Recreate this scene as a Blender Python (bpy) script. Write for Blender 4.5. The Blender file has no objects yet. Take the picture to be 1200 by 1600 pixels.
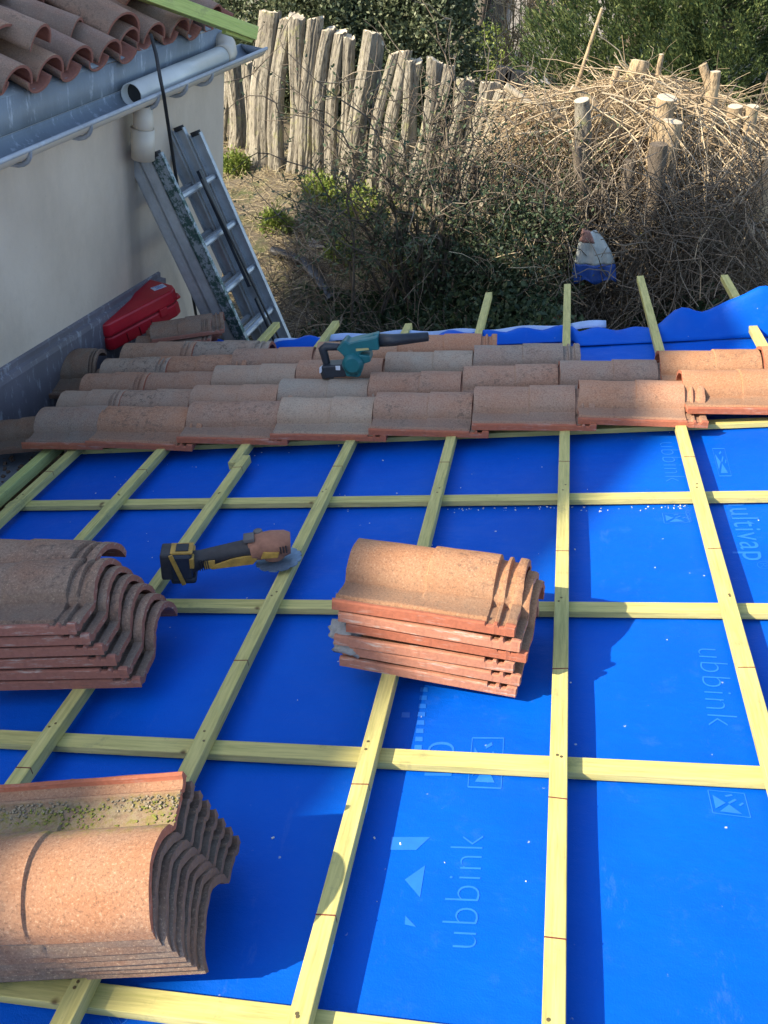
import bpy, bmesh, math, random
import numpy as np
from mathutils import Matrix, Vector
random.seed(7); rng = np.random.default_rng(7)
scene = bpy.context.scene
COL = scene.collection
rad = math.radians

# ------------------------------------------------------------------ camera, light, exposure
# roof frame: u along the slope (to the right, upwards), v along the battens (away), w out of the roof plane
A = np.array([[.9782189, .17620387, -.10972689], [.01041423, .4862845, .87373848], [-.20731458, .85585021, -.47385766]])  # camera right / up / forward in the roof frame
M = np.array([[.96762698, 0, -.25238468], [.0294000136, .993191993, .112717804], [.250666439, -.116488901, .961039371]])  # roof frame -> world
F = 1407.8
CR = np.array([0, 0, 1.30]); CW = M @ CR
right, upv, fwd = M @ A[0], M @ A[1], M @ A[2]
cam = bpy.data.objects.new('camera', bpy.data.cameras.new('camera')); COL.objects.link(cam)
cam.matrix_world = Matrix([[right[i], upv[i], -fwd[i], CW[i]] for i in range(3)] + [[0, 0, 0, 1]])
cam.data.sensor_fit = 'VERTICAL'; cam.data.sensor_height = 24; cam.data.lens = 24 * F / 1600
cam.data.clip_start = .05; cam.data.clip_end = 1500
scene.camera = cam
SUN = Vector((.785, .375, -.493)).normalized()          # direction the light travels
sl = bpy.data.lights.new('sun', 'SUN'); sl.energy = 4.1; sl.angle = rad(.53); sl.color = (1, .89, .70)
so = bpy.data.objects.new('sun', sl); COL.objects.link(so)
so.rotation_euler = SUN.to_track_quat('-Z', 'Y').to_euler(); so.location = (-20, -10, 20)
w = bpy.data.worlds.new('World'); scene.world = w; w.use_nodes = True
nt = w.node_tree; bg = nt.nodes['Background']; sky = nt.nodes.new('ShaderNodeTexSky')
sky.sky_type = 'NISHITA'; sky.sun_disc = False
sky.sun_elevation = math.asin(-SUN.z); sky.sun_rotation = math.atan2(-SUN.x, -SUN.y)
nt.links.new(sky.outputs[0], bg.inputs[0]); bg.inputs[1].default_value = .15
vs = scene.view_settings; vs.view_transform = 'Standard'; vs.look = 'None'; vs.exposure = 1.25; vs.gamma = 1; vs.use_curve_mapping = False
scene.render.engine = 'CYCLES'

# ------------------------------------------------------------------ placing helpers
def RW(p): return M @ np.array(p, float)
def ray(x, y): return M @ (A.T @ np.array([(x - 600) / F, -(y - 800) / F, 1.0]))
def aty(x, y, Y): r = ray(x, y); return CW + r * (Y - CW[1]) / r[1]
def onz(x, y, z): r = ray(x, y); return CW + r * (z - CW[2]) / r[2]
def onroof(x, y, w=0.):
    d = A.T @ np.array([(x - 600) / F, -(y - 800) / F, 1.0]); return CR + d * (w - CR[2]) / d[2]
DH = np.array([.0956, .99542, 0.]); NH = np.array([.99542, -.0956, 0.]); WB = np.array([-2.3306, 3.1272, -1.0517])  # left wall: direction, normal, a point
def onwall(x, y, off=0.):
    r = ray(x, y); return CW + r * (((WB - CW) @ NH + off) / (r @ NH))
def WP(s, off, z): return WB * [1, 1, 0] + DH * s + NH * off + np.array([0, 0, z])      # wall frame
MR = Matrix([[*M[i], 0] for i in range(3)] + [[0, 0, 0, 1]])
MW = Matrix([[NH[0], DH[0], 0, WB[0]], [NH[1], DH[1], 0, WB[1]], [0, 0, 1, 0], [0, 0, 0, 1]])  # wall frame (off, s, z)
def T(x, y, z): return Matrix.Translation((x, y, z))
def RZ(a): return Matrix.Rotation(rad(a), 4, 'Z')
def RX(a): return Matrix.Rotation(rad(a), 4, 'X')
def RY(a): return Matrix.Rotation(rad(a), 4, 'Y')

# ------------------------------------------------------------------ materials
class NT:
    def __init__(s, name):
        s.m = bpy.data.materials.new(name); s.m.use_nodes = True; s.t = s.m.node_tree; s.b = s.t.nodes['Principled BSDF']
        s.co = s.n('ShaderNodeTexCoord')
    def n(s, ty, **k):
        o = s.t.nodes.new(ty)
        for a, v in k.items(): setattr(o, a, v)
        return o
    def l(s, a, b): s.t.links.new(a, b)
    def noise(s, scale, detail=5, rough=.6, vec=None, stretch=None, space='Object', rand=False):
        v = vec or s.co.outputs[space]
        if stretch or rand:
            mp = s.n('ShaderNodeMapping'); s.l(v, mp.inputs[0]); mp.inputs['Scale'].default_value = stretch or (1, 1, 1)
            if rand:
                oi = s.n('ShaderNodeObjectInfo'); mu = s.n('ShaderNodeMath', operation='MULTIPLY'); mu.inputs[1].default_value = 37
                s.l(oi.outputs['Random'], mu.inputs[0]); s.l(mu.outputs[0], mp.inputs['Location'])
            v = mp.outputs[0]
        o = s.n('ShaderNodeTexNoise'); o.inputs['Scale'].default_value = scale; o.inputs['Detail'].default_value = detail; o.inputs['Roughness'].default_value = rough
        s.l(v, o.inputs['Vector']); return o.outputs['Fac']
    def ramp(s, fac, stops):
        r = s.n('ShaderNodeValToRGB'); e = r.color_ramp.elements
        while len(e) < len(stops): e.new(.5)
        for el, (p, c) in zip(e, stops):
            el.position = p; el.color = (*(c if hasattr(c, '__len__') else (c,) * 3), 1)
        s.l(fac, r.inputs[0]); return r.outputs[0]
    def mix(s, fac, a, b, mode='MIX'):
        o = s.n('ShaderNodeMix', data_type='RGBA', blend_type=mode)
        for i, v in ((0, fac), (6, a), (7, b)):
            if hasattr(v, 'is_linked') or isinstance(v, bpy.types.NodeSocket): s.l(v, o.inputs[i])
            elif hasattr(v, '__len__'): o.inputs[i].default_value = (*v, 1)
            else: o.inputs[i].default_value = v
        return o.outputs[2]
    def col(s, c):
        if isinstance(c, bpy.types.NodeSocket): s.l(c, s.b.inputs['Base Color'])
        else: s.b.inputs['Base Color'].default_value = (*c, 1)
    def rough(s, r):
        if isinstance(r, bpy.types.NodeSocket): s.l(r, s.b.inputs['Roughness'])
        else: s.b.inputs['Roughness'].default_value = r
    def bump(s, h, strength=.4, dist=.01):
        b = s.n('ShaderNodeBump'); b.inputs['Strength'].default_value = strength; b.inputs['Distance'].default_value = dist
        s.l(h, b.inputs['Height']); s.l(b.outputs[0], s.b.inputs['Normal'])
    def rnd(s): return s.n('ShaderNodeObjectInfo').outputs['Random']
def simple(name, c, r=.6, metal=0, var=.25, scale=30, bump=.15, spec=None):
    k = NT(name); f = k.noise(scale, 6, .65)
    k.col(k.ramp(f, [(.3, [x * (1 - var) for x in c]), (.7, [min(1, x * (1 + var)) for x in c])])); k.rough(r); k.b.inputs['Metallic'].default_value = metal
    if bump: k.bump(f, bump, .004)
    return k.m

def m_tile(name, cols, grey=.5, moss=0.):
    k = NT(name); r = k.rnd()
    base = k.ramp(r, cols)
    n1 = k.noise(9, 6, .65, rand=True); n2 = k.noise(190, 5, .85, rand=True); n3 = k.noise(45, 8, .8, rand=True)
    base = k.mix(k.ramp(k.noise(5, 4, .6, rand=True), [(.4, 0), (.75, .3)]), base, (.50, .26, .15))
    c = k.mix(k.ramp(n1, [(.25, .0), (.8, grey)]), base, (.27, .225, .175))
    c = k.mix(k.ramp(n1, [(.3, .7), (.6, 0)]), c, k.mix(.5, c, (.30, .12, .055)))
    r2 = k.n('ShaderNodeMath', operation='FRACT'); m2 = k.n('ShaderNodeMath', operation='MULTIPLY'); m2.inputs[1].default_value = 13.7; k.l(r, m2.inputs[0]); k.l(m2.outputs[0], r2.inputs[0])
    pat = k.noise(3.2, 2, .5, rand=True)
    mlt = k.n('ShaderNodeMath', operation='MULTIPLY'); k.l(k.ramp(pat, [(.42, 0), (.6, 1)]), mlt.inputs[0]); k.l(r2.outputs[0], mlt.inputs[1])
    dark = k.n('ShaderNodeMath', operation='MULTIPLY'); k.l(k.ramp(n3, [(.5, 0), (.62, .8)]), dark.inputs[0]); k.l(mlt.outputs[0], dark.inputs[1])
    c = k.mix(dark.outputs[0], c, (.055, .05, .045))
    c = k.mix(k.ramp(n2, [(.53, 0), (.61, .6)]), c, (.11, .065, .045))
    c = k.mix(k.ramp(n2, [(.36, .6), (.44, 0)]), c, (.58, .42, .27))
    # grime lies in the pan beside the roll
    sx = k.n('ShaderNodeSeparateXYZ'); k.l(k.co.outputs['Object'], sx.inputs[0])
    g = k.ramp(sx.outputs['Y'], [(.0, 0), (.035, .25), (.05, .6), (.09, .6), (.125, .15), (.16, 0)])
    gg = k.n('ShaderNodeMath', operation='MULTIPLY'); k.l(g, gg.inputs[0]); k.l(k.ramp(n3, [(.3, 1), (.7, .35)]), gg.inputs[1])
    c = k.mix(gg.outputs[0], c, (.12, .105, .085))
    if moss:
        mg = k.n('ShaderNodeMath', operation='MULTIPLY'); k.l(k.ramp(sx.outputs['Y'], [(.036, 0), (.05, .95), (.115, .7), (.14, 0)]), mg.inputs[0]); k.l(k.ramp(n3, [(.36, 0), (.55, 1)]), mg.inputs[1])
        c = k.mix(mg.outputs[0], c, k.ramp(k.noise(26, 7, .8), [(.38, (.16, .125, .07)), (.47, (.30, .24, .15)), (.55, (.20, .19, .04)), (.66, (.27, .28, .05))]))
    k.col(c); k.rough(.9)
    k.bump(k.mix(.5, n2, n3), .55, .004); k.b.inputs['Specular IOR Level'].default_value = .25
    return k.m
def m_clay(name, c=(.40, .135, .07), white=.35):
    k = NT(name); n = k.noise(14, 7, .7, stretch=(1, 4, 8), rand=True); n2 = k.noise(90, 5, .7)
    a = k.mix(k.ramp(n2, [(.35, 0), (.7, .6)]), c, [x * .6 for x in c])
    a = k.mix(k.ramp(n, [(.55, 0), (.66, white)]), a, (.50, .42, .35))
    a = k.mix(k.ramp(n, [(.25, .5), (.4, 0)]), a, (.10, .07, .055))
    k.col(a); k.rough(.9); k.bump(n2, .5, .003); return k.m
M_TILE = m_tile('weathered_tile', [(.0, (.50, .27, .165)), (.18, (.45, .38, .30)), (.36, (.56, .25, .13)), (.52, (.30, .27, .235)), (.68, (.55, .45, .33)), (.84, (.44, .25, .17)), (1, (.56, .33, .20))])
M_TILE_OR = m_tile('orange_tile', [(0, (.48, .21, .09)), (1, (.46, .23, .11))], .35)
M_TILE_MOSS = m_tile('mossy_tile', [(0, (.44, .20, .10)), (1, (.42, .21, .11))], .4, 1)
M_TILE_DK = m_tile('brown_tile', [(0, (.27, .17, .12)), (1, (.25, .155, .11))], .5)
M_CLAY = m_clay('broken_clay_edge', (.40, .125, .065)); M_CLAYW = m_clay('clay_edge_with_mortar', (.48, .20, .12), .85); M_CLAYD = m_clay('dirty_clay_edge', (.19, .11, .075), .1)
M_CANAL = m_tile('canal_tile', [(0, (.36, .20, .13)), (.3, (.24, .15, .12)), (.6, (.44, .24, .15)), (.85, (.22, .16, .14)), (1, (.42, .17, .10))], .35)
M_MORTAR = simple('grey_mortar', (.30, .29, .27), .95, scale=60, bump=.8)

def m_wood(name, c, c2, ax=1):
    k = NT(name); st = (6, .35, 6) if ax == 1 else (.35, 6, 6); st2 = (1, .06, 1) if ax == 1 else (.06, 1, 1); n = k.noise(16, 6, .6, stretch=st, rand=True); n2 = k.noise(170, 4, .65, stretch=st2, rand=True); n3 = k.noise(3.5, 3, .5, rand=True)
    a = k.mix(k.ramp(n, [(.3, 0), (.7, 1)]), c, c2)
    a = k.mix(k.ramp(n3, [(.4, 0), (.8, .6)]), a, [x * .82 for x in c2])
    a = k.mix(k.ramp(n2, [(.45, 0), (.7, .5)]), a, [x * .55 for x in c]); n7 = k.noise(7, 7, .8, rand=True); a = k.mix(k.ramp(n7, [(.58, 0), (.66, .45)]), a, (.20, .20, .10)); a = k.mix(k.ramp(n7, [(.3, .35), (.4, 0)]), a, (.42, .50, .22))
    v = k.n('ShaderNodeTexVoronoi', feature='F1'); v.inputs['Scale'].default_value = 9
    mp = k.n('ShaderNodeMapping'); mp.inputs['Scale'].default_value = (1, .6, 1); k.l(k.co.outputs['Object'], mp.inputs[0]); k.l(mp.outputs[0], v.inputs[0])
    a = k.mix(k.ramp(v.outputs['Distance'], [(.05, .9), (.07, .45), (.10, 0)]), a, (.13, .075, .025))
    k.col(a); k.rough(.75); k.bump(n2, .2, .002); return k.m
M_BAT = m_wood('green_treated_batten', (.43, .39, .12), (.66, .57, .21))
M_BATX = m_wood('green_treated_counter_batten', (.43, .39, .12), (.66, .57, .21), 0)
M_BATG = m_wood('greener_treated_timber', (.46, .50, .15), (.56, .58, .21))
M_MARK = simple('red_saw_mark', (.16, .03, .02), .8, bump=0)
M_SCREW = simple('brass_screw', (.20, .15, .07), .5, .6, bump=0)

def m_membrane():
    k = NT('blue_roof_membrane'); n = k.noise(2.2, 4, .6); n2 = k.noise(350, 2, .5); n3 = k.noise(14, 6, .75)
    a = k.ramp(n, [(.3, (.0, .080, .50)), (.7, (.0, .102, .57))])
    a = k.mix(k.ramp(n3, [(.58, 0), (.76, .08)]), a, (.14, .28, .50)); n6 = k.noise(5, 8, .8, stretch=(3, 1, 1)); a = k.mix(k.ramp(n6, [(.60, 0), (.66, .05), (.72, .01)]), a, (.25, .36, .50))       # dust
    v = k.n('ShaderNodeTexVoronoi'); v.inputs['Scale'].default_value = 26; v.inputs['Randomness'].default_value = 1; k.l(k.co.outputs['Object'], v.inputs[0])
    va = k.n('ShaderNodeMath', operation='MULTIPLY'); k.l(k.ramp(v.outputs['Distance'], [(.05, 1), (.09, 0)]), va.inputs[0]); k.l(k.ramp(n3, [(.56, 0), (.6, 1)]), va.inputs[1])
    a = k.mix(va.outputs[0], a, (.35, .42, .50))
    k.col(a); k.rough(k.ramp(n3, [(.3, .42), (.7, .66)])); k.b.inputs['Specular IOR Level'].default_value = .13
    n4 = k.noise(2.6, 5, .62, stretch=(1, 2.2, 1)); n5 = k.noise(.8, 2, .5)
    k.bump(k.mix(.12, n4, k.mix(.35, n2, n3)), .65, .014); return k.m
M_MEM = m_membrane()
M_PRINT = simple('pale_blue_print', (.012, .15, .62), .5, bump=0, var=.1)
M_MEMBACK = simple('pale_membrane_back', (.30, .42, .66), .5, scale=6, bump=.1)
def m_render():
    k = NT('sand_render'); n = k.noise(1.3, 6, .65); n2 = k.noise(40, 7, .7); n3 = k.noise(3, 7, .7, stretch=(1, 1.3, .6))
    a = k.ramp(n, [(.3, (.57, .455, .35)), (.7, (.70, .58, .46))])
    a = k.mix(k.ramp(n3, [(.45, 0), (.75, .55)]), a, (.46, .37, .28)); a = k.mix(k.ramp(k.noise(22, 6, .75), [(.62, 0), (.72, .35)]), a, (.36, .30, .24)); a = k.mix(k.ramp(n2, [(.6, 0), (.75, .25)]), a, (.70, .64, .55))
    # damp stain under the downpipe
    sx = k.n('ShaderNodeSeparateXYZ'); k.l(k.co.outputs['Object'], sx.inputs[0])
    m = k.n('ShaderNodeMath', operation='ADD'); k.l(sx.outputs['Y'], m.inputs[0]); dn = k.n('ShaderNodeMath', operation='MULTIPLY'); k.l(n3, dn.inputs[0]); dn.inputs[1].default_value = .06; k.l(dn.outputs[0], m.inputs[1])
    st = k.ramp(m.outputs[0], [(.0, 0), (.001, 0)])
    mr = k.n('ShaderNodeMapRange'); mr.inputs['From Min'].default_value = STAIN - .09; mr.inputs['From Max'].default_value = STAIN + .16; k.l(m.outputs[0], mr.inputs[0])
    st = k.ramp(mr.outputs[0], [(.0, 0), (.25, .55), (.55, .6), (.75, .25), (1, 0)])
    a = k.mix(st, a, (.20, .175, .145))
    k.col(a); k.rough(.95); k.bump(n2, .5, .006); return k.m
STAIN = float((onwall(211, 300) - WB) @ DH)
M_RENDER = m_render()
def m_zinc(name, c=(.20, .225, .255)):
    k = NT(name); n = k.noise(5, 7, .7, stretch=(1, 1, .4)); n2 = k.noise(30, 6, .7, stretch=(1, 1, .3)); n3 = k.noise(1.5, 3, .6)
    a = k.ramp(n, [(.3, [x * .75 for x in c]), (.7, [x * 1.2 for x in c])]); a = k.mix(k.ramp(n2, [(.56, 0), (.68, .55)]), a, (.55, .58, .62))
    a = k.mix(k.ramp(n3, [(.5, 0), (.8, .4)]), a, (.16, .15, .14))
    k.col(a); k.b.inputs['Metallic'].default_value = .15; k.rough(k.ramp(n, [(.3, .5), (.7, .7)])); k.bump(n2, .1, .003); return k.m
M_ZINC = m_zinc('zinc_sheet'); M_LEAD = m_zinc('grey_flashing', (.17, .155, .18))
M_PVC = simple('white_pvc', (.62, .61, .57), .35, scale=5, var=.08, bump=0); M_PVC_S = simple('sand_pvc', (.58, .50, .40), .45, scale=5, var=.08, bump=0)
M_DARK = simple('black_rubber', (.018, .018, .02), .55, bump=.05)
M_ALU = simple('dull_aluminium', (.46, .49, .52), .48, .5, scale=12, var=.2, bump=.1)
def m_alugreen():
    k = NT('painted_aluminium'); n = k.noise(18, 8, .85, stretch=(1, 1, 1)); n3 = k.noise(60, 4, .7)
    k.col(k.mix(k.ramp(n, [(.47, 0), (.52, .9)]), (.30, .34, .37), (.012, .06, .045))); k.b.inputs['Metallic'].default_value = .4; k.rough(.5); return k.m
M_ALUG = m_alugreen()
M_RED = simple('red_plastic', (.46, .009, .022), .42, scale=8, var=.15, bump=.08); M_RED2 = simple('dark_red_plastic', (.20, .006, .012), .45, bump=0)
M_LABEL = simple('white_label', (.62, .66, .75), .5, var=.12, scale=80, bump=0); M_BLUEINK = simple('blue_ink', (.05, .12, .42), .5, bump=0)
M_TEAL = simple('teal_plastic', (.008, .13, .15), .42, var=.15, bump=.05); M_BLACK = simple('dusty_black_plastic', (.035, .032, .032), .6, var=.4, bump=.1); M_CHAR = simple('charcoal_plastic', (.02, .025, .035), .45, bump=.05)
M_YEL = simple('dusty_yellow_plastic', (.42, .24, .04), .6, scale=40, var=.35, bump=.1); M_DUST = simple('brick_dusted_metal', (.33, .15, .09), .8, scale=25, var=.3, bump=.2); M_GREYM = simple('dusty_grey_metal', (.15, .13, .12), .6, .4, bump=.1)
M_DISC = simple('diamond_disc_steel', (.20, .28, .38), .5, .7, scale=50)
def m_bark(name, c, c2, c3=(.06, .05, .035), sc=9):
    k = NT(name); n = k.noise(sc, 8, .75, stretch=(1, 1, .16), rand=True); n2 = k.noise(sc * 6, 5, .7, stretch=(1, 1, .25), rand=True)
    a = k.mix(k.ramp(n, [(.35, 0), (.65, 1)]), c, c2); a = k.mix(k.ramp(n2, [(.36, .85), (.5, 0)]), a, c3)
    n4 = k.noise(4, 6, .8, rand=True); a = k.mix(k.ramp(n4, [(.56, 0), (.66, .5)]), a, (.36, .37, .12))
    k.col(a); k.rough(.95); k.bump(k.mix(.5, n, n2), 1., .03); return k.m
M_POST = m_bark('grey_weathered_log', (.19, .165, .13), (.36, .33, .265)); M_BARK = m_bark('dark_bark', (.09, .07, .055), (.20, .16, .12))
M_STUMP = m_bark('pale_stump', (.36, .26, .16), (.48, .36, .22)); M_CUT = simple('sawn_log_end', (.52, .44, .32), .9, scale=30, bump=.3)
def m_leaf(name, c1, c2, c3=None, tr=.25):
    k = NT(name); g = k.n('ShaderNodeNewGeometry'); r = k.ramp(g.outputs['Random Per Island'], [(0, c1), (.6, c2), (1, c3 or c2)]); k.col(r); k.rough(.5); k.b.inputs['Specular IOR Level'].default_value = .35
    t = k.n('ShaderNodeBsdfTranslucent'); k.l(r, t.inputs[0]); mx = k.n('ShaderNodeMixShader'); mx.inputs[0].default_value = tr
    out = k.t.nodes['Material Output']; k.l(k.b.outputs[0], mx.inputs[1]); k.l(t.outputs[0], mx.inputs[2]); k.l(mx.outputs[0], out.inputs[0]); return k.m
M_LCON = m_leaf('conifer_leaf', (.045, .08, .035), (.10, .145, .055), (.27, .31, .11)); M_LHOL = m_leaf('evergreen_leaf', (.06, .085, .045), (.14, .17, .09), (.28, .30, .18))
M_LBUSH = m_leaf('bush_leaf', (.035, .065, .035), (.07, .105, .055), (.15, .17, .09)); M_LWEED = m_leaf('weed_leaf', (.12, .18, .03), (.20, .26, .05), (.28, .30, .08)); M_LIVY = m_leaf('ivy_leaf', (.03, .055, .028), (.05, .08, .04), (.09, .12, .05))
def m_twig(name, c1, c2, c3):
    k = NT(name); g = k.n('ShaderNodeNewGeometry'); k.col(k.ramp(g.outputs['Random Per Island'], [(0, c1), (.5, c2), (1, c3)])); k.rough(.85); return k.m
M_TWIG = m_twig('dry_twig', (.24, .165, .095), (.42, .32, .20), (.60, .49, .33)); M_TWIGD = m_twig('brown_twig', (.07, .055, .04), (.14, .11, .08), (.27, .225, .17)); M_STRAW = m_twig('straw', (.30, .23, .12), (.42, .34, .2), (.55, .47, .3))
def m_ground():
    k = NT('garden_soil'); n = k.noise(.9, 7, .7); n2 = k.noise(25, 8, .8); n3 = k.noise(3, 6, .7)
    a = k.ramp(n2, [(.3, (.06, .048, .032)), (.5, (.16, .125, .08)), (.7, (.33, .27, .18))]); a = k.mix(k.ramp(n3, [(.5, 0), (.62, .75)]), a, (.10, .13, .035)); a = k.mix(k.ramp(n, [(.5, 0), (.7, .5)]), a, (.13, .10, .065))
    k.col(a); k.rough(1); k.bump(n2, .9, .03); return k.m
M_GROUND = m_ground(); M_PAVE = simple('grey_paving', (.22, .215, .21), .9, scale=6, bump=.2)
M_FARWALL = simple('grey_house_render', (.36, .335, .31), .95, scale=2, var=.12); M_GLASS = simple('dark_window_glass', (.02, .022, .028), .1, bump=0); M_FRAME = simple('dark_wood_frame', (.06, .045, .035), .7)
M_STONE = simple('grey_stone', (.28, .26, .23), .9, scale=8, bump=.5); M_BLPL = simple('black_plastic_sheet', (.03, .03, .032), .5, scale=8); M_BAG = simple('grey_white_bag', (.40, .43, .42), .5, scale=9, var=.3, bump=.3); M_BAGB = simple('blue_bag_band', (.02, .07, .30), .5, scale=9, var=.2, bump=.3); M_BAGR = simple('red_bag_print', (.30, .17, .15), .5, bump=.2)

# ------------------------------------------------------------------ mesh helpers
def tag(o, label=None, cat=None, group=None, kind=None):
    if label: o['label'] = label
    if cat: o['category'] = cat
    if group: o['group'] = group
    if kind: o['kind'] = kind
    return o
def link(name, data, parent=None, mat4=None):
    o = bpy.data.objects.new(name, data); COL.objects.link(o)
    if parent is not None: o.parent = parent
    if mat4 is not None: o.matrix_basis = mat4
    return o
def thing(name, label, cat, mat4=None, group=None):
    return tag(link(name, None, None, mat4), label, cat, group)
class MB:
    def __init__(s): s.v = []; s.f = []; s.mi = []; s.sm = []
    def add(s, V, Fs, mi=0, smooth=False):
        b = len(s.v); s.v += [tuple(float(c) for c in p) for p in V]
        for f in Fs: s.f.append([b + i for i in f]); s.mi.append(mi); s.sm.append(smooth)
    def box(s, c, d, mat=None, mi=0, ch=0):
        x, y, z = [k / 2 for k in d]; P = [(-x, -y, -z), (x, -y, -z), (x, y, -z), (-x, y, -z), (-x, -y, z), (x, -y, z), (x, y, z), (-x, y, z)]
        P = [Vector(p) + Vector(c) for p in P]
        if mat is not None: P = [mat @ p for p in P]
        s.add(P, [(0, 3, 2, 1), (4, 5, 6, 7), (0, 1, 5, 4), (1, 2, 6, 5), (2, 3, 7, 6), (3, 0, 4, 7)], mi)
    def prism(s, pts, y0, y1, mi=0, ax='y', mat=None):
        n = len(pts)
        def mk(p, h): 
            q = Vector((p[0], h, p[1])) if ax == 'y' else (Vector((p[0], p[1], h)) if ax == 'z' else Vector((h, p[0], p[1])))
            return mat @ q if mat is not None else q
        s.add([mk(p, y0) for p in pts] + [mk(p, y1) for p in pts], [list(range(n)), list(range(2 * n - 1, n - 1, -1))] + [(i, i + n, (i + 1) % n + n, (i + 1) % n) for i in range(n)], mi)
    def tube(s, path, r, n=8, mi=0, caps=True, smooth=True, sq=(1, 1), roll=0):
        path = [Vector(p) for p in path]; R = r if hasattr(r, '__len__') else [r] * len(path); V = []; up = None
        for i, p in enumerate(path):
            d = (path[min(i + 1, len(path) - 1)] - path[max(i - 1, 0)]).normalized()
            if up is None: up = Vector((0, 0, 1)) if abs(d.z) < .9 else Vector((0, 1, 0))
            a = d.cross(up).normalized(); b = a.cross(d).normalized(); up = b
            for k in range(n):
                t = 2 * math.pi * k / n + roll; V.append(p + a * (math.cos(t) * R[i] * sq[0]) + b * (math.sin(t) * R[i] * sq[1]))
        Fs = [(i * n + k, i * n + (k + 1) % n, (i + 1) * n + (k + 1) % n, (i + 1) * n + k) for i in range(len(path) - 1) for k in range(n)]
        s.add(V, Fs, mi, smooth)
        if caps: s.add(V[:n], [list(range(n))[::-1]], mi); s.add(V[-n:], [list(range(n))], mi)
    def grid(s, nx, ny, fn, mi=0, smooth=True, wrap=False):
        V = [fn(i / (nx - 1), j / (ny - 1)) for i in range(nx) for j in range(ny)]
        s.add(V, [(i * ny + j, (i + 1) * ny + j, (i + 1) * ny + j + 1, i * ny + j + 1) for i in range(nx - 1) for j in range(ny - 1)], mi, smooth)
    def mesh(s, name, mats):
        me = bpy.data.meshes.new(name); me.from_pydata(s.v, [], s.f)
        for m in (mats if isinstance(mats, (list, tuple)) else [mats]): me.materials.append(m)
        me.polygons.foreach_set('material_index', s.mi); me.polygons.foreach_set('use_smooth', s.sm); me.update(); return me
    def build(s, name, mats, parent=None, mat4=None, bevel=0, solid=0):
        o = link(name, s.mesh(name, mats), parent, mat4)
        if solid: m = o.modifiers.new('solid', 'SOLIDIFY'); m.thickness = solid; m.offset = 0
        if bevel: m = o.modifiers.new('bevel', 'BEVEL'); m.width = bevel; m.segments = 2; m.limit_method = 'ANGLE'; m.angle_limit = rad(40)
        return o
def fast_mesh(name, V, Fs, mat, smooth=False):
    V = np.asarray(V, np.float32); Fs = np.asarray(Fs, np.int32); me = bpy.data.meshes.new(name); k = Fs.shape[1]
    me.vertices.add(len(V)); me.vertices.foreach_set('co', V.ravel()); me.loops.add(Fs.size); me.loops.foreach_set('vertex_index', Fs.ravel())
    me.polygons.add(len(Fs)); me.polygons.foreach_set('loop_start', np.arange(0, Fs.size, k, dtype=np.int32)); me.polygons.foreach_set('loop_total', np.full(len(Fs), k, np.int32))
    me.materials.append(mat); me.update(calc_edges=True)
    if smooth: me.polygons.foreach_set('use_smooth', np.ones(len(Fs), bool))
    return me
def unit(a): return a / (np.linalg.norm(a, axis=-1, keepdims=True) + 1e-9)
def leaves(C, size, direc=None, spread=1., aspect=.5):
    """pointed leaf (two triangles folded along the midrib) at each centre"""
    n = len(C); d = unit(rng.normal(size=(n, 3)) * spread + (0 if direc is None else direc)); t = unit(np.cross(d, rng.normal(size=(n, 3)))); nn = np.cross(d, t)
    s = (size * rng.uniform(.6, 1.3, n))[:, None]
    V = np.stack([C, C + d * s * .5 + t * s * aspect * .5 + nn * s * .08, C + d * s, C + d * s * .5 - t * s * aspect * .5 + nn * s * .08], 1).reshape(-1, 3)
    return V, np.arange(n * 4).reshape(-1, 4)
def twigs(P, R):
    """P: (n,k,3) polylines, R: (n,k) radii -> three-sided tubes"""
    n, k, _ = P.shape; D = np.gradient(P, axis=1); D = unit(D); ref = unit(rng.normal(size=(n, 1, 3))); a = unit(np.cross(D, ref)); b = np.cross(D, a)
    V = np.stack([P + R[..., None] * (math.cos(t) * a + math.sin(t) * b) for t in (0, 2.094, 4.189)], 2).reshape(-1, 3)
    i, j, q = np.meshgrid(np.arange(n), np.arange(k - 1), np.arange(3), indexing='ij'); b0 = (i * k + j) * 3
    Fq = np.stack([b0 + q, b0 + (q + 1) % 3, b0 + 3 + (q + 1) % 3, b0 + 3 + q], -1).reshape(-1, 4); return V, Fq
def curvy(P0, d, L, k=6, wob=.25, sag=0.):
    n = len(P0); P = np.zeros((n, k, 3)); P[:, 0] = P0; d = unit(d)
    for j in range(1, k):
        d = unit(d + rng.normal(size=(n, 3)) * wob + np.array([0, 0, -sag])); P[:, j] = P[:, j - 1] + d * (L / (k - 1))[:, None]
    return P

# ------------------------------------------------------------------ ground
def gz(x, y):
    z = -2.42 + .10 * np.sin(x * 1.1 + .4) * np.cos(y * .9) + .04 * np.sin(x * 3.1 + y * 2.3)
    bank = np.clip((y - 7.4 - .25 * np.sin(x * 2)) / 2.6, 0, 1) * np.clip((1.5 - x) / 3, 0, 1); z = z + .22 * bank
    return z
def gh(x, y): return float(gz(np.float64(x), np.float64(y)))
gx = np.concatenate([np.linspace(-400, -14, 14), np.linspace(-12, 10, 150), np.linspace(12, 400, 14)]); gy = np.concatenate([np.linspace(-400, -8, 12), np.linspace(-6, 24, 190), np.linspace(27, 500, 16)])
GX, GY = np.meshgrid(gx, gy, indexing='ij'); GZ = gz(GX, GY) + rng.normal(size=GX.shape) * .012
idx = np.arange(GX.size).reshape(GX.shape)
tag(link('ground', fast_mesh('ground', np.stack([GX, GY, GZ], -1).reshape(-1, 3), np.stack([idx[:-1, :-1], idx[1:, :-1], idx[1:, 1:], idx[:-1, 1:]], -1).reshape(-1, 4), M_GROUND, True)), kind='structure')

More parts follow.
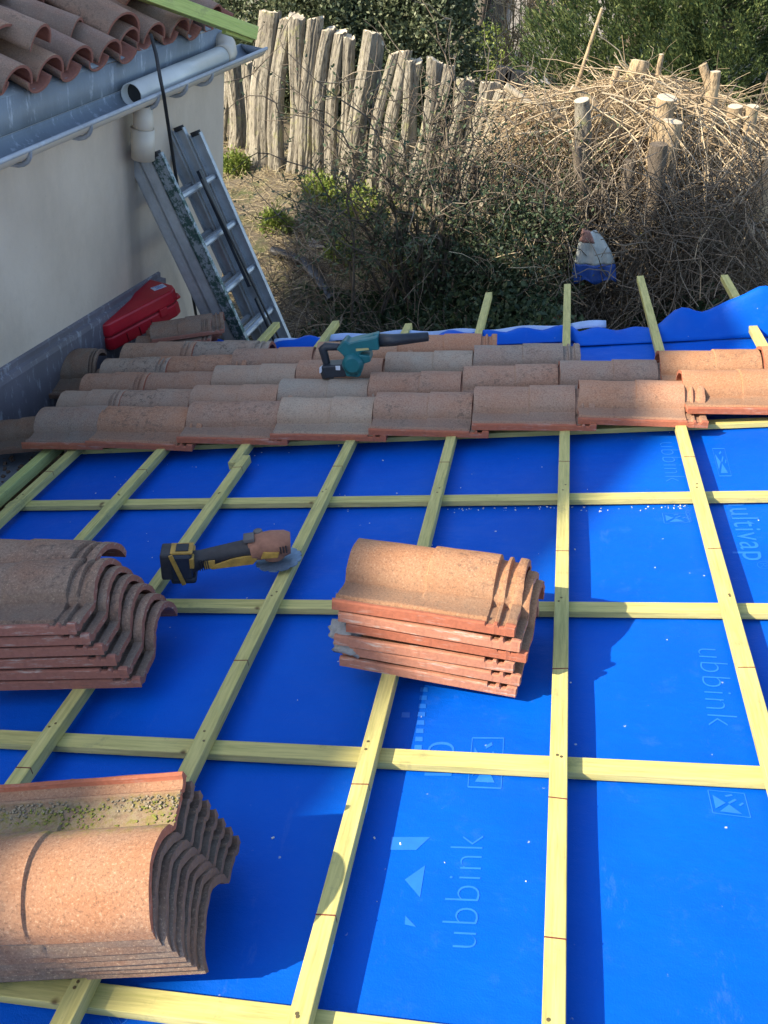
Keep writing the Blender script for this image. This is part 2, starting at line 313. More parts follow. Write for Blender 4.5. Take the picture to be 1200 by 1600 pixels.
# ------------------------------------------------------------------ low roof under repair
ROOF = thing('roof', 'low lean-to roof stripped to blue membrane and pale battens, far rows still tiled', 'roof', MR)
VEND = 4.06; MW0 = -.052
def mem(u, v):
    s = -.003 * (math.sin(u * 8.5 + 1) ** 2) - .002 * math.sin(v * 5.1 + u * 2) ** 2
    return MW0 + s
mb = MB()
def memf(a, b):
    u = -1.96 + a * 4.6; v = -1.6 + b * (VEND + 1.6); return (u, v, mem(u, v))
mb.grid(93, 115, memf); mb.build('membrane', M_MEM, ROOF)
# loose far edge of the membrane, ruffled up over the verge
mb = MB()
def edge(a, b):
    u = -1.80 + a * 4.4; f = b
    h = .012 + .05 * max(0, math.sin(u * 9 + .6)) * (1 if u < -1.0 else .25) + .03 * max(0, math.sin(u * 4.1 + 2.6))
    if u > .25: h += .17 * math.exp(-((u - .78) / .22) ** 2) + .07 * math.exp(-((u - .47) / .09) ** 2) + .1 * math.exp(-((u - 1.3) / .2) ** 2)
    if u > .0: v0 = VEND - .12
    else: v0 = VEND - .05
    v = v0 + f * (.16 + .05 * math.sin(u * 6)); z = MW0 + h * math.sin(min(1, f * 1.25) * math.pi * .62) ** 1.3 + .012 * math.sin(u * 37 + f * 5) * f
    if f > .8: z -= (f - .8) * .35
    return (u, v, z + .004)
mb.grid(160, 14, edge); mb.build('membrane_edge', M_MEM, ROOF, solid=.002)
mb = MB()
def hem(a, b):
    u = -1.45 + a * 1.6; v = 4.13 + .02 * math.sin(u * 5) + b * .07; return (u, v, MW0 + .016 + .020 * math.sin(b * 2.8) + .006 * math.sin(u * 21))
mb.grid(60, 6, hem); mb.build('membrane_hem', M_MEMBACK, ROOF, solid=.002)
# counter battens (along the slope) and battens (across it)
CT = .0185; CW_ = .043; LT = .0285; LW = .0345
for v, sk, u0 in [(2.978, .030, -1.95), (2.509 - .02, -.002, -1.95), (1.918 - .02, .004, -1.95), (1.379 - .02, -.004, -1.95), (.811 - .02, -.012, -1.95), (.2, 0, -1.95), (3.56, .03, -1.9)]:
    mb = MB(); mb.box((0, 0, 0), (4.5, CW_, CT)); mb.build('counter_batten', M_BATX, ROOF, T(u0 + 2.25, v + sk * 1.2, -LT - CT / 2 - .0005) @ Matrix.Rotation(sk, 4, 'Z') @ RX(0), bevel=.0015)
bats = [(-1.902, 4.22), (-1.532, 4.41), (-1.172, 4.37), (-.807, 4.26), (-.437, 4.73), (-.053, 4.80), (.342, 4.87), (.735, 4.79), (1.12, 4.7), (1.5, 4.75), (1.9, 4.7)]
marks = [2.685, 2.13, 1.63, 1.235, .95]
for i, (u, ve) in enumerate(bats):
    def seg(v0, v1, du, skew=0., dw=0.):
        mb = MB(); L = v1 - v0; mb.box((0, 0, 0), (LW, L, LT)); a = Matrix.Rotation(skew, 4, 'Z')
        return mb.build('batten', M_BAT, ROOF, T(u + LW / 2 + du, (v0 + v1) / 2, -LT / 2 + dw) @ a, bevel=.0015), (v0 + v1) / 2
    if i == 2: b, c = seg(-1.6, 2.78, 0); seg(2.72, ve, -.030, 0, .001)
    else:
        sk = {0: .0, 4: .004, 5: -.003, 6: .004, 7: 0}.get(i, 0); b, c = seg(-1.6, ve, 0, sk)
    for mv in marks:
        q = MB(); q.box((0, 0, 0), (LW + .0006, .0022, .0008)); q.box((LW / 2, 0, -LT * .3), (.0008, .0022, LT * .6)); q.build('pencil_mark', M_MARK, b, T(0, mv - c + random.uniform(-.012, .012), LT / 2 + .0004) @ RZ(random.uniform(-6, 6)))
    for cv in (2.489, 1.898, 1.359, .791):
        for _ in range(2):
            q = MB(); q.tube([(0, 0, -.001), (0, 0, .001)], .003, 8); q.build('screw', M_SCREW, b, T(random.uniform(-.008, .008), cv - c + random.uniform(-.02, .02), LT / 2))
mb = MB(); mb.box((0, 0, 0), (.042, 5.9, .040)); mb.build('batten', M_BATG, ROOF, T(-1.995, 1.3, -.025) @ RZ(.35), bevel=.002)
# zinc valley sheet between roof and wall
mb = MB(); mb.grid(8, 40, lambda a, b: (-2.72 + a * .73, -1.6 + b * 6.0, -.095 + .05 * (a > .93) + .01 * math.sin(b * 20) * a)); mb.build('valley_gutter', M_ZINC, ROOF)
# body below
body = MB()
def rw_box(u0, u1, v0, v1, zb=-2.7):
    P = [(u, v) for u, v in ((u0, v0), (u1, v0), (u1, v1), (u0, v1))]
    top = [RW((u, v, -.075)) for u, v in P]; bot = [np.array([t[0], t[1], zb]) for t in top]
    I = MR.inverted(); body.add([I @ Vector(p) for p in bot + top], [(3, 2, 1, 0), (4, 5, 6, 7), (0, 1, 5, 4), (1, 2, 6, 5), (2, 3, 7, 6), (3, 0, 4, 7)])
rw_box(-1.9, 2.6, -1.55, 3.98); body.build('wall', M_RENDER, ROOF)

# ---- print on the membrane
def text_mesh(txt, size, thin=0., sx=1.):
    cu = bpy.data.curves.new('t', 'FONT'); cu.body = txt; cu.size = size; cu.offset = thin; cu.resolution_u = 4; cu.space_character = 1.05
    o = bpy.data.objects.new('t', cu); COL.objects.link(o); dg = bpy.context.evaluated_depsgraph_get(); me = bpy.data.meshes.new_from_object(o.evaluated_get(dg)); bpy.data.objects.remove(o)
    return me
def put_print(me, u, v, ang, sx=1., name='printed_lettering'):
    c, s = math.cos(rad(ang)), math.sin(rad(ang))
    for vt in me.vertices:
        x, y = vt.co.x * sx, vt.co.y; U, V_ = u + x * c - y * s, v + x * s + y * c; vt.co = (U, V_, mem(U, V_) + .0009)
    me.materials.clear(); me.materials.append(M_PRINT); return link(name, me, ROOF)
def fit_text(txt, p0, p1, cap, thin=-.0015):      # baseline from p0 to p1 (roof u,v), cap height
    me = text_mesh(txt, cap / .72, thin); w_ = max(v.co.x for v in me.vertices); d = np.array(p1) - np.array(p0); L = float(np.hypot(*d)); put_print(me, p0[0], p0[1], math.degrees(math.atan2(d[1], d[0])), L / w_)
def uv(x, y): return onroof(x, y, MW0)[:2]
fit_text('ubbink', uv(744, 1487), uv(757, 1305), .067, -.0021)
fit_text('ubbink', uv(1089, 1010), uv(1106, 1133), .067, -.0021)
fit_text('ubbink', uv(1030, 690), uv(1040, 752), .067, -.0021)
fit_text('multivap', uv(1133, 770), uv(1163, 874), .075, 0.)
fit_text('10', uv(705, 1228), uv(712, 1158), .062, -.0015)
fit_text('(R)' if False else '\u00ae', uv(1180, 876), uv(1186, 888), .035, -.001)
fit_text('ubb', uv(165, 1620), uv(225, 1575), .05, -.002)
fit_text('ventilation', uv(1066, 780), uv(1074, 815), .02, -.0002)
def pic(corners):
    P = [np.array(uv(*c)) for c in corners]; L = lambda a, b: P[0] * (1 - a) * (1 - b) + P[1] * a * (1 - b) + P[2] * a * b + P[3] * (1 - a) * b
    mb = MB()
    def poly(pts): 
        q = [L(*p) for p in pts]; mb.add([(x, y, mem(x, y) + .0009) for x, y in q], [list(range(len(q)))])
    def line(a, b, t=.03):
        a, b = np.array(a), np.array(b); d = (b - a) / np.hypot(*(b - a)); n_ = np.array([-d[1], d[0]]) * t / 2; poly([a - n_, b - n_, b + n_, a + n_])
    for a, b in (((0, 0), (1, 0)), ((1, 0), (1, 1)), ((1, 1), (0, 1)), ((0, 1), (0, 0))): line(a, b)
    poly([(.1, .2), (.42, .5), (.1, .8)]); poly([(.2, .9), (.5, .55), (.8, .9)]); line((.5, .5), (.72, .3), .07); line((.45, .2), (.65, .12), .07); line((.78, .55), (.9, .42), .06)
    mb.build('printed_pictogram', M_PRINT, ROOF)
pic([(738, 1152), (787, 1153), (783, 1232), (731, 1229)]); pic([(1106, 1234), (1163, 1239), (1173, 1277), (1114, 1270)]); pic([(1035, 802), (1072, 802), (1078, 816), (1038, 818)]); pic([(1113, 700), (1132, 700), (1143, 742), (1124, 742)])
mb = MB()                                          # big printed logo pieces left of the lettering
for pts in ([(612, 1306), (672, 1306), (650, 1326), (609, 1326)], [(664, 1350), (656, 1400), (632, 1372)], [(633, 1428), (650, 1446), (632, 1442)], [(628, 1112), (640, 1112), (640, 1120), (627, 1120)]):
    q = [uv(*p) for p in pts]; mb.add([(x, y, mem(x, y) + .0009) for x, y in q], [list(range(len(q)))])
for y in range(1072, 1170, 13):
    q = [uv(*p) for p in ((657 - (y - 1072) * .1, y), (668 - (y - 1072) * .1, y), (668 - (y - 1072) * .1, y + 7), (656 - (y - 1072) * .1, y + 7))]; mb.add([(x, y_, mem(x, y_) + .0009) for x, y_ in q], [(0, 1, 2, 3)])
mb.build('printed_pattern', M_PRINT, ROOF)
mb = MB()                                          # crumbs of mortar and tile
for _ in range(170):
    u, v = random.uniform(-1.8, 1.1), random.uniform(.6, 3.0)
    if random.random() < .3: v = 2.489 - .026 - random.random() ** 2 * .03; u = random.uniform(-.4, .35)
    s = random.uniform(.0012, .0035); mb.box((0, 0, 0), (s, s * random.uniform(.6, 2.2), s * .7), T(u, v, mem(u, v) + s * .3) @ RZ(random.uniform(0, 180)))
tag(mb.build('crumbs', simple('pale_crumbs', (.62, .62, .58), .9, bump=0), ROOF), kind='stuff')

# ------------------------------------------------------------------ roll-and-pan tile
TL = .432
def tile_mesh(name, mats, seed=0, chip=0.):
    r = random.Random(seed)
    ys = [0, .004, .011, .015, .021, .033, .037, .042, .046, .065, .085, .098, .106] + [.1985 + .0895 * -math.cos(math.pi * t / 16) for t in range(1, 17)] + [.293]
    def prof(y, k):
        if y <= .1065:
            z = [(0, .017), (.004, .0205), (.011, .0205), (.015, .013), (.021, .0100), (.033, .0110), (.037, .0160), (.042, .0165), (.046, .0128), (.065, .0145), (.085, .0165), (.098, .018), (.107, .0195)]
            for (a, za), (b, zb) in zip(z, z[1:]):
                if a <= y <= b: return za + (zb - za) * (y - a) / (b - a)
            return .021
        t = min(1, (y - .104) / .186); zz = .0195 + .0625 * math.sin(math.pi * min(1, max(0, t))) ** .58
        if y > .291: zz = .010
        return zz
    xs = [0, .003, .05, .10, .15, .196, .199, .202, .206, .25, .30, .34, .362, .365, .369, .380, .384, .390, .394, .406, .410, .420, .425, TL]
    def raise_(x, y):
        roll = 1 if y > .09 else 0
        if x <= .199: z = .000 + .0 * x
        elif x <= .362: z = .0058
        elif x < .383: z = -.008
        elif x in (.384, .390): z = .003
        elif x in (.410, .420, .425): z = .004
        elif x == TL: z = .002
        else: z = -.009
        if x > .362 and not roll: return z * .7
        return z * roll if x < .363 else z
    top = []; bot = []; ny = len(ys); n1 = [r.uniform(0, 6) for _ in range(4)]
    for x in xs:
        for y in ys:
            z = (prof(y, 0) if not (x > .362 and .0151 < y < .1) else .0105 + (y - .015) * .1) + raise_(x, y) + .0007 * math.sin(x * 31 + n1[0]) * math.sin(y * 40 + n1[1]) + r.uniform(-.0005, .0005) * (y > .02)
            xx = x
            if x == 0: xx += chip * (max(0, math.sin(y * 60 + n1[2])) * .008 + r.uniform(0, .004))
            if x == TL: xx -= r.uniform(0, .003)
            top.append((xx, y + (r.uniform(0, .0018) if y == 0 else 0), z))
            th = .012 if y > .03 else .019
            c = 1.0; yy = y
            if y > .1065: tt = (y - .1985) / .0895; yy = .1985 + .078 * max(-1, min(1, tt))
            zb = (prof(y, 0) - th) if y > .1065 else prof(y, 0) - th + (0 if y > .03 else -.001 + (.019 - th))
            if y > .291: zb = .0; yy = y - .011
            bot.append((xx, yy, max(-.003, zb)))
    nx = len(xs); mb = MB(); N = nx * ny; V = top + bot; b0 = 0
    g = lambda i, j, o=0: o + i * ny + j
    F1 = [(g(i, j), g(i + 1, j), g(i + 1, j + 1), g(i, j + 1)) for i in range(nx - 1) for j in range(ny - 1)]
    F2 = [(g(i, j, N), g(i, j + 1, N), g(i + 1, j + 1, N), g(i + 1, j, N)) for i in range(nx - 1) for j in range(ny - 1)]
    mb.v = V
    for f in F1: mb.f.append(f); mb.mi.append(0 if V[f[0]][1] > .0115 else 1); mb.sm.append(True)
    for f in F2: mb.f.append(f); mb.mi.append(1); mb.sm.append(True)
    for i in range(nx - 1):
        mb.f.append((g(i, 0), g(i, 0, N), g(i + 1, 0, N), g(i + 1, 0))); mb.f.append((g(i, ny - 1), g(i + 1, ny - 1), g(i + 1, ny - 1, N), g(i, ny - 1, N))); mb.mi += [1, 1]; mb.sm += [False, False]
    for j in range(ny - 1):
        mb.f.append((g(0, j), g(0, j + 1), g(0, j + 1, N), g(0, j, N))); mb.f.append((g(nx - 1, j), g(nx - 1, j, N), g(nx - 1, j + 1, N), g(nx - 1, j + 1))); mb.mi += [1, 1]; mb.sm += [False, False]
    me = mb.mesh(name, mats)
    bm = bmesh.new(); bm.from_mesh(me); 
    for e in bm.edges:
        if len(e.link_faces) == 2 and e.calc_face_angle(0) > rad(38): e.smooth = False
    bm.to_mesh(me); bm.free(); return me
TM = [tile_mesh('roof_tile_mesh', [M_TILE, M_CLAY], s, .5) for s in range(3)]
TM_OR = tile_mesh('roof_tile_orange', [M_TILE_OR, M_CLAY], 4, .3); TM_ORW = tile_mesh('roof_tile_mortared', [M_TILE_OR, M_CLAYW], 5, .3)
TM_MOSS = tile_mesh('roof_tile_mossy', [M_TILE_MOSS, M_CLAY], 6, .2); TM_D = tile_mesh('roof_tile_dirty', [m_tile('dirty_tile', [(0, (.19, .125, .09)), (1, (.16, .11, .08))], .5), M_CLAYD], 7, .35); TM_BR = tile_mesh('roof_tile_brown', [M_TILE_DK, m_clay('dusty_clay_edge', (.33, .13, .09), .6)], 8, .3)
# laid rows (children of the roof); row lines fan slightly
rows = [  # lip v at u=-1.85, lip v at u=-.64, first tile tail u, last head u limit
    (2.855, 2.895, -1.82, 2.4), (3.04, 3.130, -1.88, 2.4), (3.25, 3.365, -1.86, .0), (3.45, 3.600, -1.84, -.40), (3.66, 3.78, -1.80, -1.45)]
GA = .366
for ri, (va, vb, us, ue) in enumerate(rows):
    u = us; k = 0
    link('roof_tile', TM[ri % 3], ROOF, T(-2.085, va + (vb - va) * -.19, .022) @ RZ(1.5) @ RY(3.) @ Matrix.Diagonal(((us + .07 + 2.085) / TL, 1, 1, 1)))
    while u < ue - .2:
        vv = va + (vb - va) * (u + 1.85) / 1.21
        if u > -.2 and ri < 2: vv = va + (vb - va) * 1.36 + (.15 if ri == 0 else .02) * (u + .2) * .5
        lift = .012 * (ri % 2) * 0
        me = TM[(k * 2 + ri) % 3]
        if u > .28: me = TM_OR; vv += .035; lift = .006
        sx = 1.0
        o = link('roof_tile', me, ROOF, T(u + random.uniform(-.004, .004), vv + random.uniform(-.005, .005), .017 + lift + random.uniform(0, .004)) @ RZ(random.uniform(-1.3, 1.3) + math.degrees(math.atan2(vb - va, 1.21)) * .55) @ RY(3.7 + random.uniform(-.5, .5)) @ RX(-1.2 if ri else 0) @ Matrix.Diagonal((1, 1, .93, 1)))
        u += GA; k += 1
# hidden tiles under the camera side: none; loose tiles at the left end ------------------------------------------------
def loose(px, py, w, rz, rx, ry, me, label, name='roof_tile', cat='roof tile', grp='loose tiles at the valley end of the rows', sc=(1, 1, 1)):
    p = onroof(px, py, w); o = link(name, me, None, MR @ T(p[0], p[1], p[2]) @ RZ(rz) @ RX(rx) @ RY(ry) @ Matrix.Diagonal((*sc, 1))); tag(o, label, cat, grp); return o
loose(72, 622, -.03, 4, 24, 6, TM_D, 'short brown tile propped upright against the grey flashing at the left end of the rows', sc=(.5, 1, 1))
loose(135, 612, -.01, -12, 8, 0, TM_D, 'brown tile piece lying behind the propped tile, its dark open end facing right', sc=(.42, .6, .6))
loose(-30, 712, -.03, 8, 4, 0, TM_D, 'brown tile at the left picture edge resting on the blue-grey valley sheet', sc=(.62, .8, .8))
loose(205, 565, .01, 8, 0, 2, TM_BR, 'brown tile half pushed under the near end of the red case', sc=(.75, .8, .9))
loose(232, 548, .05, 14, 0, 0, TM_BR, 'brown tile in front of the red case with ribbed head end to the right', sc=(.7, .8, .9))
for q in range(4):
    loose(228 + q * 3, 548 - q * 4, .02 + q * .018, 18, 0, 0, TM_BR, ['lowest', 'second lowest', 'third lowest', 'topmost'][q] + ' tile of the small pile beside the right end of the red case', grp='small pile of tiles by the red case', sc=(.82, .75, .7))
# bits of mortar in the valley
mb = MB()
for _ in range(260):
    u = random.uniform(-2.38, -1.95); v = 2.75 + random.random() * 1.3; s = random.uniform(.004, .018)
    mb.box((0, 0, 0), (s, s * random.uniform(.6, 1.5), s * .6), T(u, v, -.088 + s * .3) @ RZ(random.uniform(0, 180)) @ RX(random.uniform(-30, 30)))
tag(mb.build('rubble', simple('clay_rubble', (.13, .085, .06), .95), None, MR), 'dark crumbs of clay and mortar lying in the valley beside the wall', 'rubble', kind='stuff')

# ------------------------------------------------------------------ stacks of lifted tiles
def stack(n, meshes, base, rz, pitch, shift, words, where, grp, jit=1., tilt=0., fan=2., sc=(1, 1)):
    for k in range(n):
        sh = shift(k); a = rz + random.uniform(-1, 1) * jit; SC = Matrix.Diagonal((*sc, 1, 1))
        m4 = MR @ T(base[0] + sh[0], base[1] + sh[1], base[2] + k * pitch) @ RZ(a) @ RY(tilt) @ RX(-fan * k) @ SC
        o = link('roof_tile', meshes(k), None, m4)
        pos = 'topmost' if k == n - 1 else ('lowest' if k == 0 else ['', 'second', 'third', 'fourth', 'fifth', 'sixth', 'seventh'][n - 1 - k] + ' from the top')
        if n - 1 - k == 1: pos = 'second from the top'
        tag(o, f'{words(k)} tile, {pos} in {where}', 'roof tile', grp)
stack(6, lambda k: [TM_ORW, TM_ORW, TM_ORW, TM_OR, TM_ORW, TM_OR][k], (-.532, 1.596, .014), -6, .0315, lambda k: ((-.006, .004, -.01, .02, .008, -.004)[k], (0, .003, -.002, .004, 0, .002)[k]), lambda k: 'sunlit orange' if k > 3 else 'mortar-stained orange', 'the middle stack standing in the sun', 'stacked orange tiles in the middle', tilt=5.5, fan=1.35, sc=(.955, .94))
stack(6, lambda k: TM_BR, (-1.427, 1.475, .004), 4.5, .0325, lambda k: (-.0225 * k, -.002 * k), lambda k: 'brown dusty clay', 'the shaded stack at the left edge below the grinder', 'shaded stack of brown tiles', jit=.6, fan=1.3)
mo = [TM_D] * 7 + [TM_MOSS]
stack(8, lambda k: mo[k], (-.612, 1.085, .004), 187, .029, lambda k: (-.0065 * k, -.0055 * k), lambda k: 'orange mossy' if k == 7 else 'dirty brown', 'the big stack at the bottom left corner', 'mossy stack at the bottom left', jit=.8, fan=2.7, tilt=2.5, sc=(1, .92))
o = link('roof_tile', TM_BR, None, MR @ T(-1.605, 1.60, .128) @ RZ(-4) @ RX(4)); tag(o, 'brown tile lying across the back of the shaded left stack, behind its topmost tile', 'roof tile')
top_m = [q for q in bpy.data.objects if q.get('label', '').startswith('orange mossy')][0]
for nm, cnt, cc, y0, y1 in (('grit', 420, (.26, .21, .14), .040, .072), ('moss', 380, (.20, .21, .04), .055, .100)):
    mb = MB()
    for _ in range(cnt):
        x = random.uniform(.0, .36); y = y0 + (y1 - y0) * random.random() ** 1.2; d_ = random.uniform(.0012, .0036)
        if math.sin(x * 30 + (0 if nm == 'grit' else 2)) + random.uniform(-.6, 1) < 0: continue
        mb.box((0, 0, 0), (d_ * 1.3, d_, d_ * .8), T(x, y, .0135 + (y - .046) * .08 + d_ * .3) @ RZ(random.uniform(0, 180)) @ RX(random.uniform(-40, 40)))
    tag(mb.build(nm, simple('tile_' + nm, cc, .95, var=.4, scale=200, bump=0), top_m), kind='stuff')
# lumps of mortar stuck on the middle stack
for i, (px, py, w_, s, lab) in enumerate([(537, 982, .085, .035, 'grey mortar lump stuck between tiles at the left end of the middle stack, upper one'), (545, 1005, .05, .036, 'grey mortar lump stuck at the lower left corner of the middle stack')]):
    p = onroof(px, py, w_); mb = MB()
    def blob(a, b, s=s, i=i): 
        t, ph = a * math.pi, b * 2 * math.pi; r = s * (1 + .25 * math.sin(3 * ph + i) * math.sin(2 * t) + .15 * math.sin(7 * ph) * math.sin(5 * t)); return (r * 1.2 * math.sin(t) * math.cos(ph), r * math.sin(t) * math.sin(ph), r * .55 * math.cos(t))
    mb.grid(12, 18, blob); tag(mb.build('mortar_lump', M_MORTAR, None, MR @ T(p[0] + .008, p[1] - .004, p[2])), lab, 'mortar')

# ------------------------------------------------------------------ angle grinder
p0 = onroof(290, 890, .03); p1 = onroof(432, 868, .03); ga = math.degrees(math.atan2(p1[1] - p0[1], p1[0] - p0[0])); GL = math.hypot(p1[0] - p0[0], p1[1] - p0[1])
G = thing('angle_grinder', 'dusty yellow and black cordless angle grinder lying across two battens', 'angle grinder', MR @ T(p0[0], p0[1], .0) @ RZ(ga))
X = GL
mb = MB(); mb.tube([(.02, 0, .052), (.05, 0, .056), (.10, 0, .062), (.17, 0, .066), (.20, 0, .066)], [.033, .026, .025, .027, .034], 14); mb.build('handle', M_BLACK, G)
mb = MB(); mb.prism([(.075, .034), (.19, .030), (.205, .045), (.20, .060), (.14, .058), (.10, .050), (.07, .046)], -.0305, -.024); mb.prism([(.055, .040), (.085, .036), (.09, .062), (.06, .064)], -.031, -.026, 0); mb.build('side_panel', M_YEL, G, bevel=.002)
mb = MB()
for q in range(5): mb.box((.045 + q * .006, -.029, .052), (.0025, .006, .03))
mb.build('vent', M_DARK, G)
mb = MB(); mb.tube([(.19, 0, .066), (.21, 0, .067), (.25, 0, .068), (.285, 0, .066), (.30, 0, .064)], [.034, .038, .040, .037, .03], 16); mb.build('motor_housing', M_DUST, G)
mb = MB(); mb.tube([(X - .005, 0, .028), (X - .005, 0, .04), (X - .005, 0, .075), (X - .005, 0, .092), (X - .005, 0, .098)], [.030, .037, .037, .033, .024], 18); mb.box((X - .04, 0, .066), (.06, .055, .055)); mb.build('gear_head', M_DUST, G, bevel=.004)
mb = MB(); mb.tube([(X - .04, .02, .09), (X - .04, .02, .108)], [.018, .012], 12); mb.box((X - .065, -.005, .102), (.03, .04, .012)); mb.build('spindle_button', M_GREYM, G, bevel=.002)
mb = MB(); n = 60; R0 = .066
V = [(X - .0 + (R0 - (.006 if k % 5 == 0 else 0)) * math.cos(2 * math.pi * k / n), (R0 - (.006 if k % 5 == 0 else 0)) * math.sin(2 * math.pi * k / n)) for k in range(n)]
mb.prism(V, .016, .0185, 0, 'z'); mb.build('cutting_disc', M_DISC, G, T(.004, 0, 0) @ RX(0))
mb = MB(); mb.tube([(X, 0, .012), (X, 0, .030)], .018, 16); mb.build('flange', M_GREYM, G)
mb = MB(); mb.box((-.012, 0, .056), (.060, .076, .078)); mb.box((-.008, 0, .012), (.07, .066, .022)); mb.build('battery_foot', M_CHAR, G, RY(8), bevel=.008)
mb = MB(); mb.box((-.05, 0, .058), (.034, .072, .080)); mb.build('battery_pack', M_BLACK, G, RY(8), bevel=.006)
mb = MB(); mb.prism([(-.036, .094), (.018, .094), (.022, .100), (-.040, .100)], -.030, .030); mb.box((-.005, -.039, .056), (.012, .006, .10), RY(-18)); mb.box((.018, 0, .070), (.012, .080, .03)); mb.build('battery_trim', M_YEL, G, RY(8), bevel=.002)
mb = MB(); mb.box((-.008, 0, .1005), (.034, .040, .004)); mb.build('battery_label', M_DARK, G, RY(8), bevel=.001)
mb = MB(); mb.prism([(.215, .050), (.262, .046), (.268, .062), (.225, .070)], -.043, -.036); mb.build('switch_plate', M_YEL, G, bevel=.002)
for q in range(3):
    mb = MB(); mb.box((.272 + q * .008, -.036, .066), (.003, .008, .020)); mb.build('vent', M_DARK, G)
for q in range(4):
    mb = MB(); mb.tube([(X - .005 + .024 * math.cos(q * 1.57 + .8), .024 * math.sin(q * 1.57 + .8), .0915), (X - .005 + .024 * math.cos(q * 1.57 + .8), .024 * math.sin(q * 1.57 + .8), .0945)], .004, 8); mb.build('screw', M_GREYM, G)
# ------------------------------------------------------------------ blower (plane of the tool = roof u / w)
pb = onroof(500, 590, .085)
B = thing('leaf_blower', 'teal and black cordless leaf blower with long black nozzle lying on the far tiles', 'leaf blower', MR @ T(pb[0] + .01, pb[1] + .02, .083) @ RZ(3) @ RY(3))
k_ = 1 / 400
def bl(pts): return [((x / 5.4545 + 480 - 500) * k_, (590 - (y / 5.4545 + 490)) * k_ * .98) for x, y in pts]
mb = MB(); mb.prism(bl([(325, 200), (345, 190), (370, 215), (470, 190), (545, 180), (620, 160), (630, 280), (560, 285), (470, 300), (460, 320), (545, 330), (550, 385), (480, 410), (450, 520), (420, 530), (330, 520), (310, 450), (350, 400), (310, 320), (260, 270)]), -.04, .04); mb.build('housing', M_TEAL, B, bevel=.01)
mb = MB(); c = bl([(395, 400)])[0]; mb.tube([(c[0], -.062, c[1]), (c[0], -.05, c[1]), (c[0], .05, c[1]), (c[0], .06, c[1])], [.028, .042, .042, .03], 20); mb.build('fan_housing', M_TEAL, B)
a, b_ = bl([(480, 245)])[0], bl([(625, 220)])[0]; mb = MB(); mb.tube([(a[0], 0, a[1]), (b_[0] - .02, 0, b_[1]), (b_[0] - .02, 0, b_[1]), (b_[0], 0, b_[1])], [.026, .024, .029, .029], 16); mb.build('outlet_collar', M_TEAL, B)
e = bl([(1045, 195)])[0]; mb = MB(); mb.tube([(b_[0] - .005, 0, b_[1]), (b_[0] + .06, 0, b_[1] - .0), (e[0], 0, e[1])], [.025, .022, .016], 16, caps=False); mb.build('nozzle', M_CHAR, B, solid=.003)
mb = MB(); mb.tube([(x, 0, z) for x, z in bl([(270, 275), (150, 270), (125, 290), (135, 350), (150, 440), (160, 500)])], [.014, .017, .019, .017, .015, .017], 12); mb.build('handle', M_CHAR, B)
mb = MB(); mb.prism(bl([(110, 425), (330, 410), (335, 520), (300, 530), (130, 535)]), -.036, .036); mb.build('motor_base', M_CHAR, B, bevel=.006)
mb = MB(); mb.prism(bl([(95, 480), (215, 490), (215, 545), (110, 550)]), -.034, .034); mb.build('battery_pack', M_DARK, B, bevel=.005)
mb = MB(); mb.prism(bl([(240, 420), (280, 420), (278, 460), (240, 458)]), -.0385, -.0365); mb.build('label', M_LABEL, B); mb = MB(); mb.prism(bl([(95, 440), (118, 425), (110, 480), (92, 490)]), -.036, -.02); mb.build('battery_label', M_LABEL, B)
mb = MB(); mb.prism(bl([(430, 262), (540, 258), (545, 276), (432, 284)]), -.0425, -.0405); mb.build('name_plate', simple('ochre_plate', (.45, .40, .18), .5, bump=0), B)
for q in range(4):
    mb = MB(); x, z = bl([(330 + 0, 470 + q * 14)])[0]; mb.box((x + .03, -.041, z), (.03, .004, .0012)); mb.build('vent', M_DARK, B)
# ------------------------------------------------------------------ red case
c0, c1 = onroof(177, 556, .0), onroof(297, 510, .0); ca = math.degrees(math.atan2(c1[1] - c0[1], c1[0] - c0[0])); cl = math.hypot(c1[0] - c0[0], c1[1] - c0[1])
Cs = thing('tool_case', 'closed red plastic tool case lying on tiles against the house wall', 'tool case', MR @ T(c0[0], c0[1], .02) @ RZ(ca) @ RY(-7) @ RX(6))
cl = max(.44, min(cl, .5)); dd = .28; ca -= 6
for nm, z0, z1 in (('case_base', 0, .07), ('case_lid', .074, .142)):
    mb = MB(); mb.prism([(.0, .02), (.02, 0), (cl - .06, 0), (cl - .02, .02), (cl, .06), (cl, dd - .04), (cl - .03, dd), (.03, dd), (0, dd - .03)], z0, z1, 0, 'z'); mb.build(nm, M_RED, Cs, bevel=.010)
mb = MB(); mb.prism([(.004, .024), (.024, .004), (cl - .06, .004), (cl - .024, .024), (cl - .004, .06), (cl - .004, dd - .04), (cl - .03, dd - .004), (.03, dd - .004), (.004, dd - .03)], .068, .076, 0, 'z'); mb.build('seam', M_RED2, Cs)
mb = MB(); mb.tube([(cl - .01, .07, .06), (cl + .03, .075, .06), (cl + .04, .10, .06), (cl + .04, .15, .06), (cl + .03, .18, .06), (cl - .01, .185, .06)], .011, 10); mb.build('handle', M_RED, Cs)
for q in (.10,):
    mb = MB(); mb.box((cl - .14, -.003, .06), (.05, .01, .045)); mb.build('latch', M_RED, Cs, bevel=.003)
for x in (.11, .19, .27):
    mb = MB(); mb.box((x, -.001, .03), (.006, .006, .045)); mb.build('rib', M_RED2, Cs, bevel=.001)
mb = MB(); mb.box((0, 0, 0), (.07, .05, .002)); lb = mb.build('label', M_LABEL, Cs, T(cl - .06, .10, .1445) @ RZ(-15)); mb = MB()
for q in range(4): mb.box((random.uniform(-.01, .01), -.016 + q * .011, .0015), (.04, .004, .0006))
mb.build('label_print', M_BLUEINK, lb)

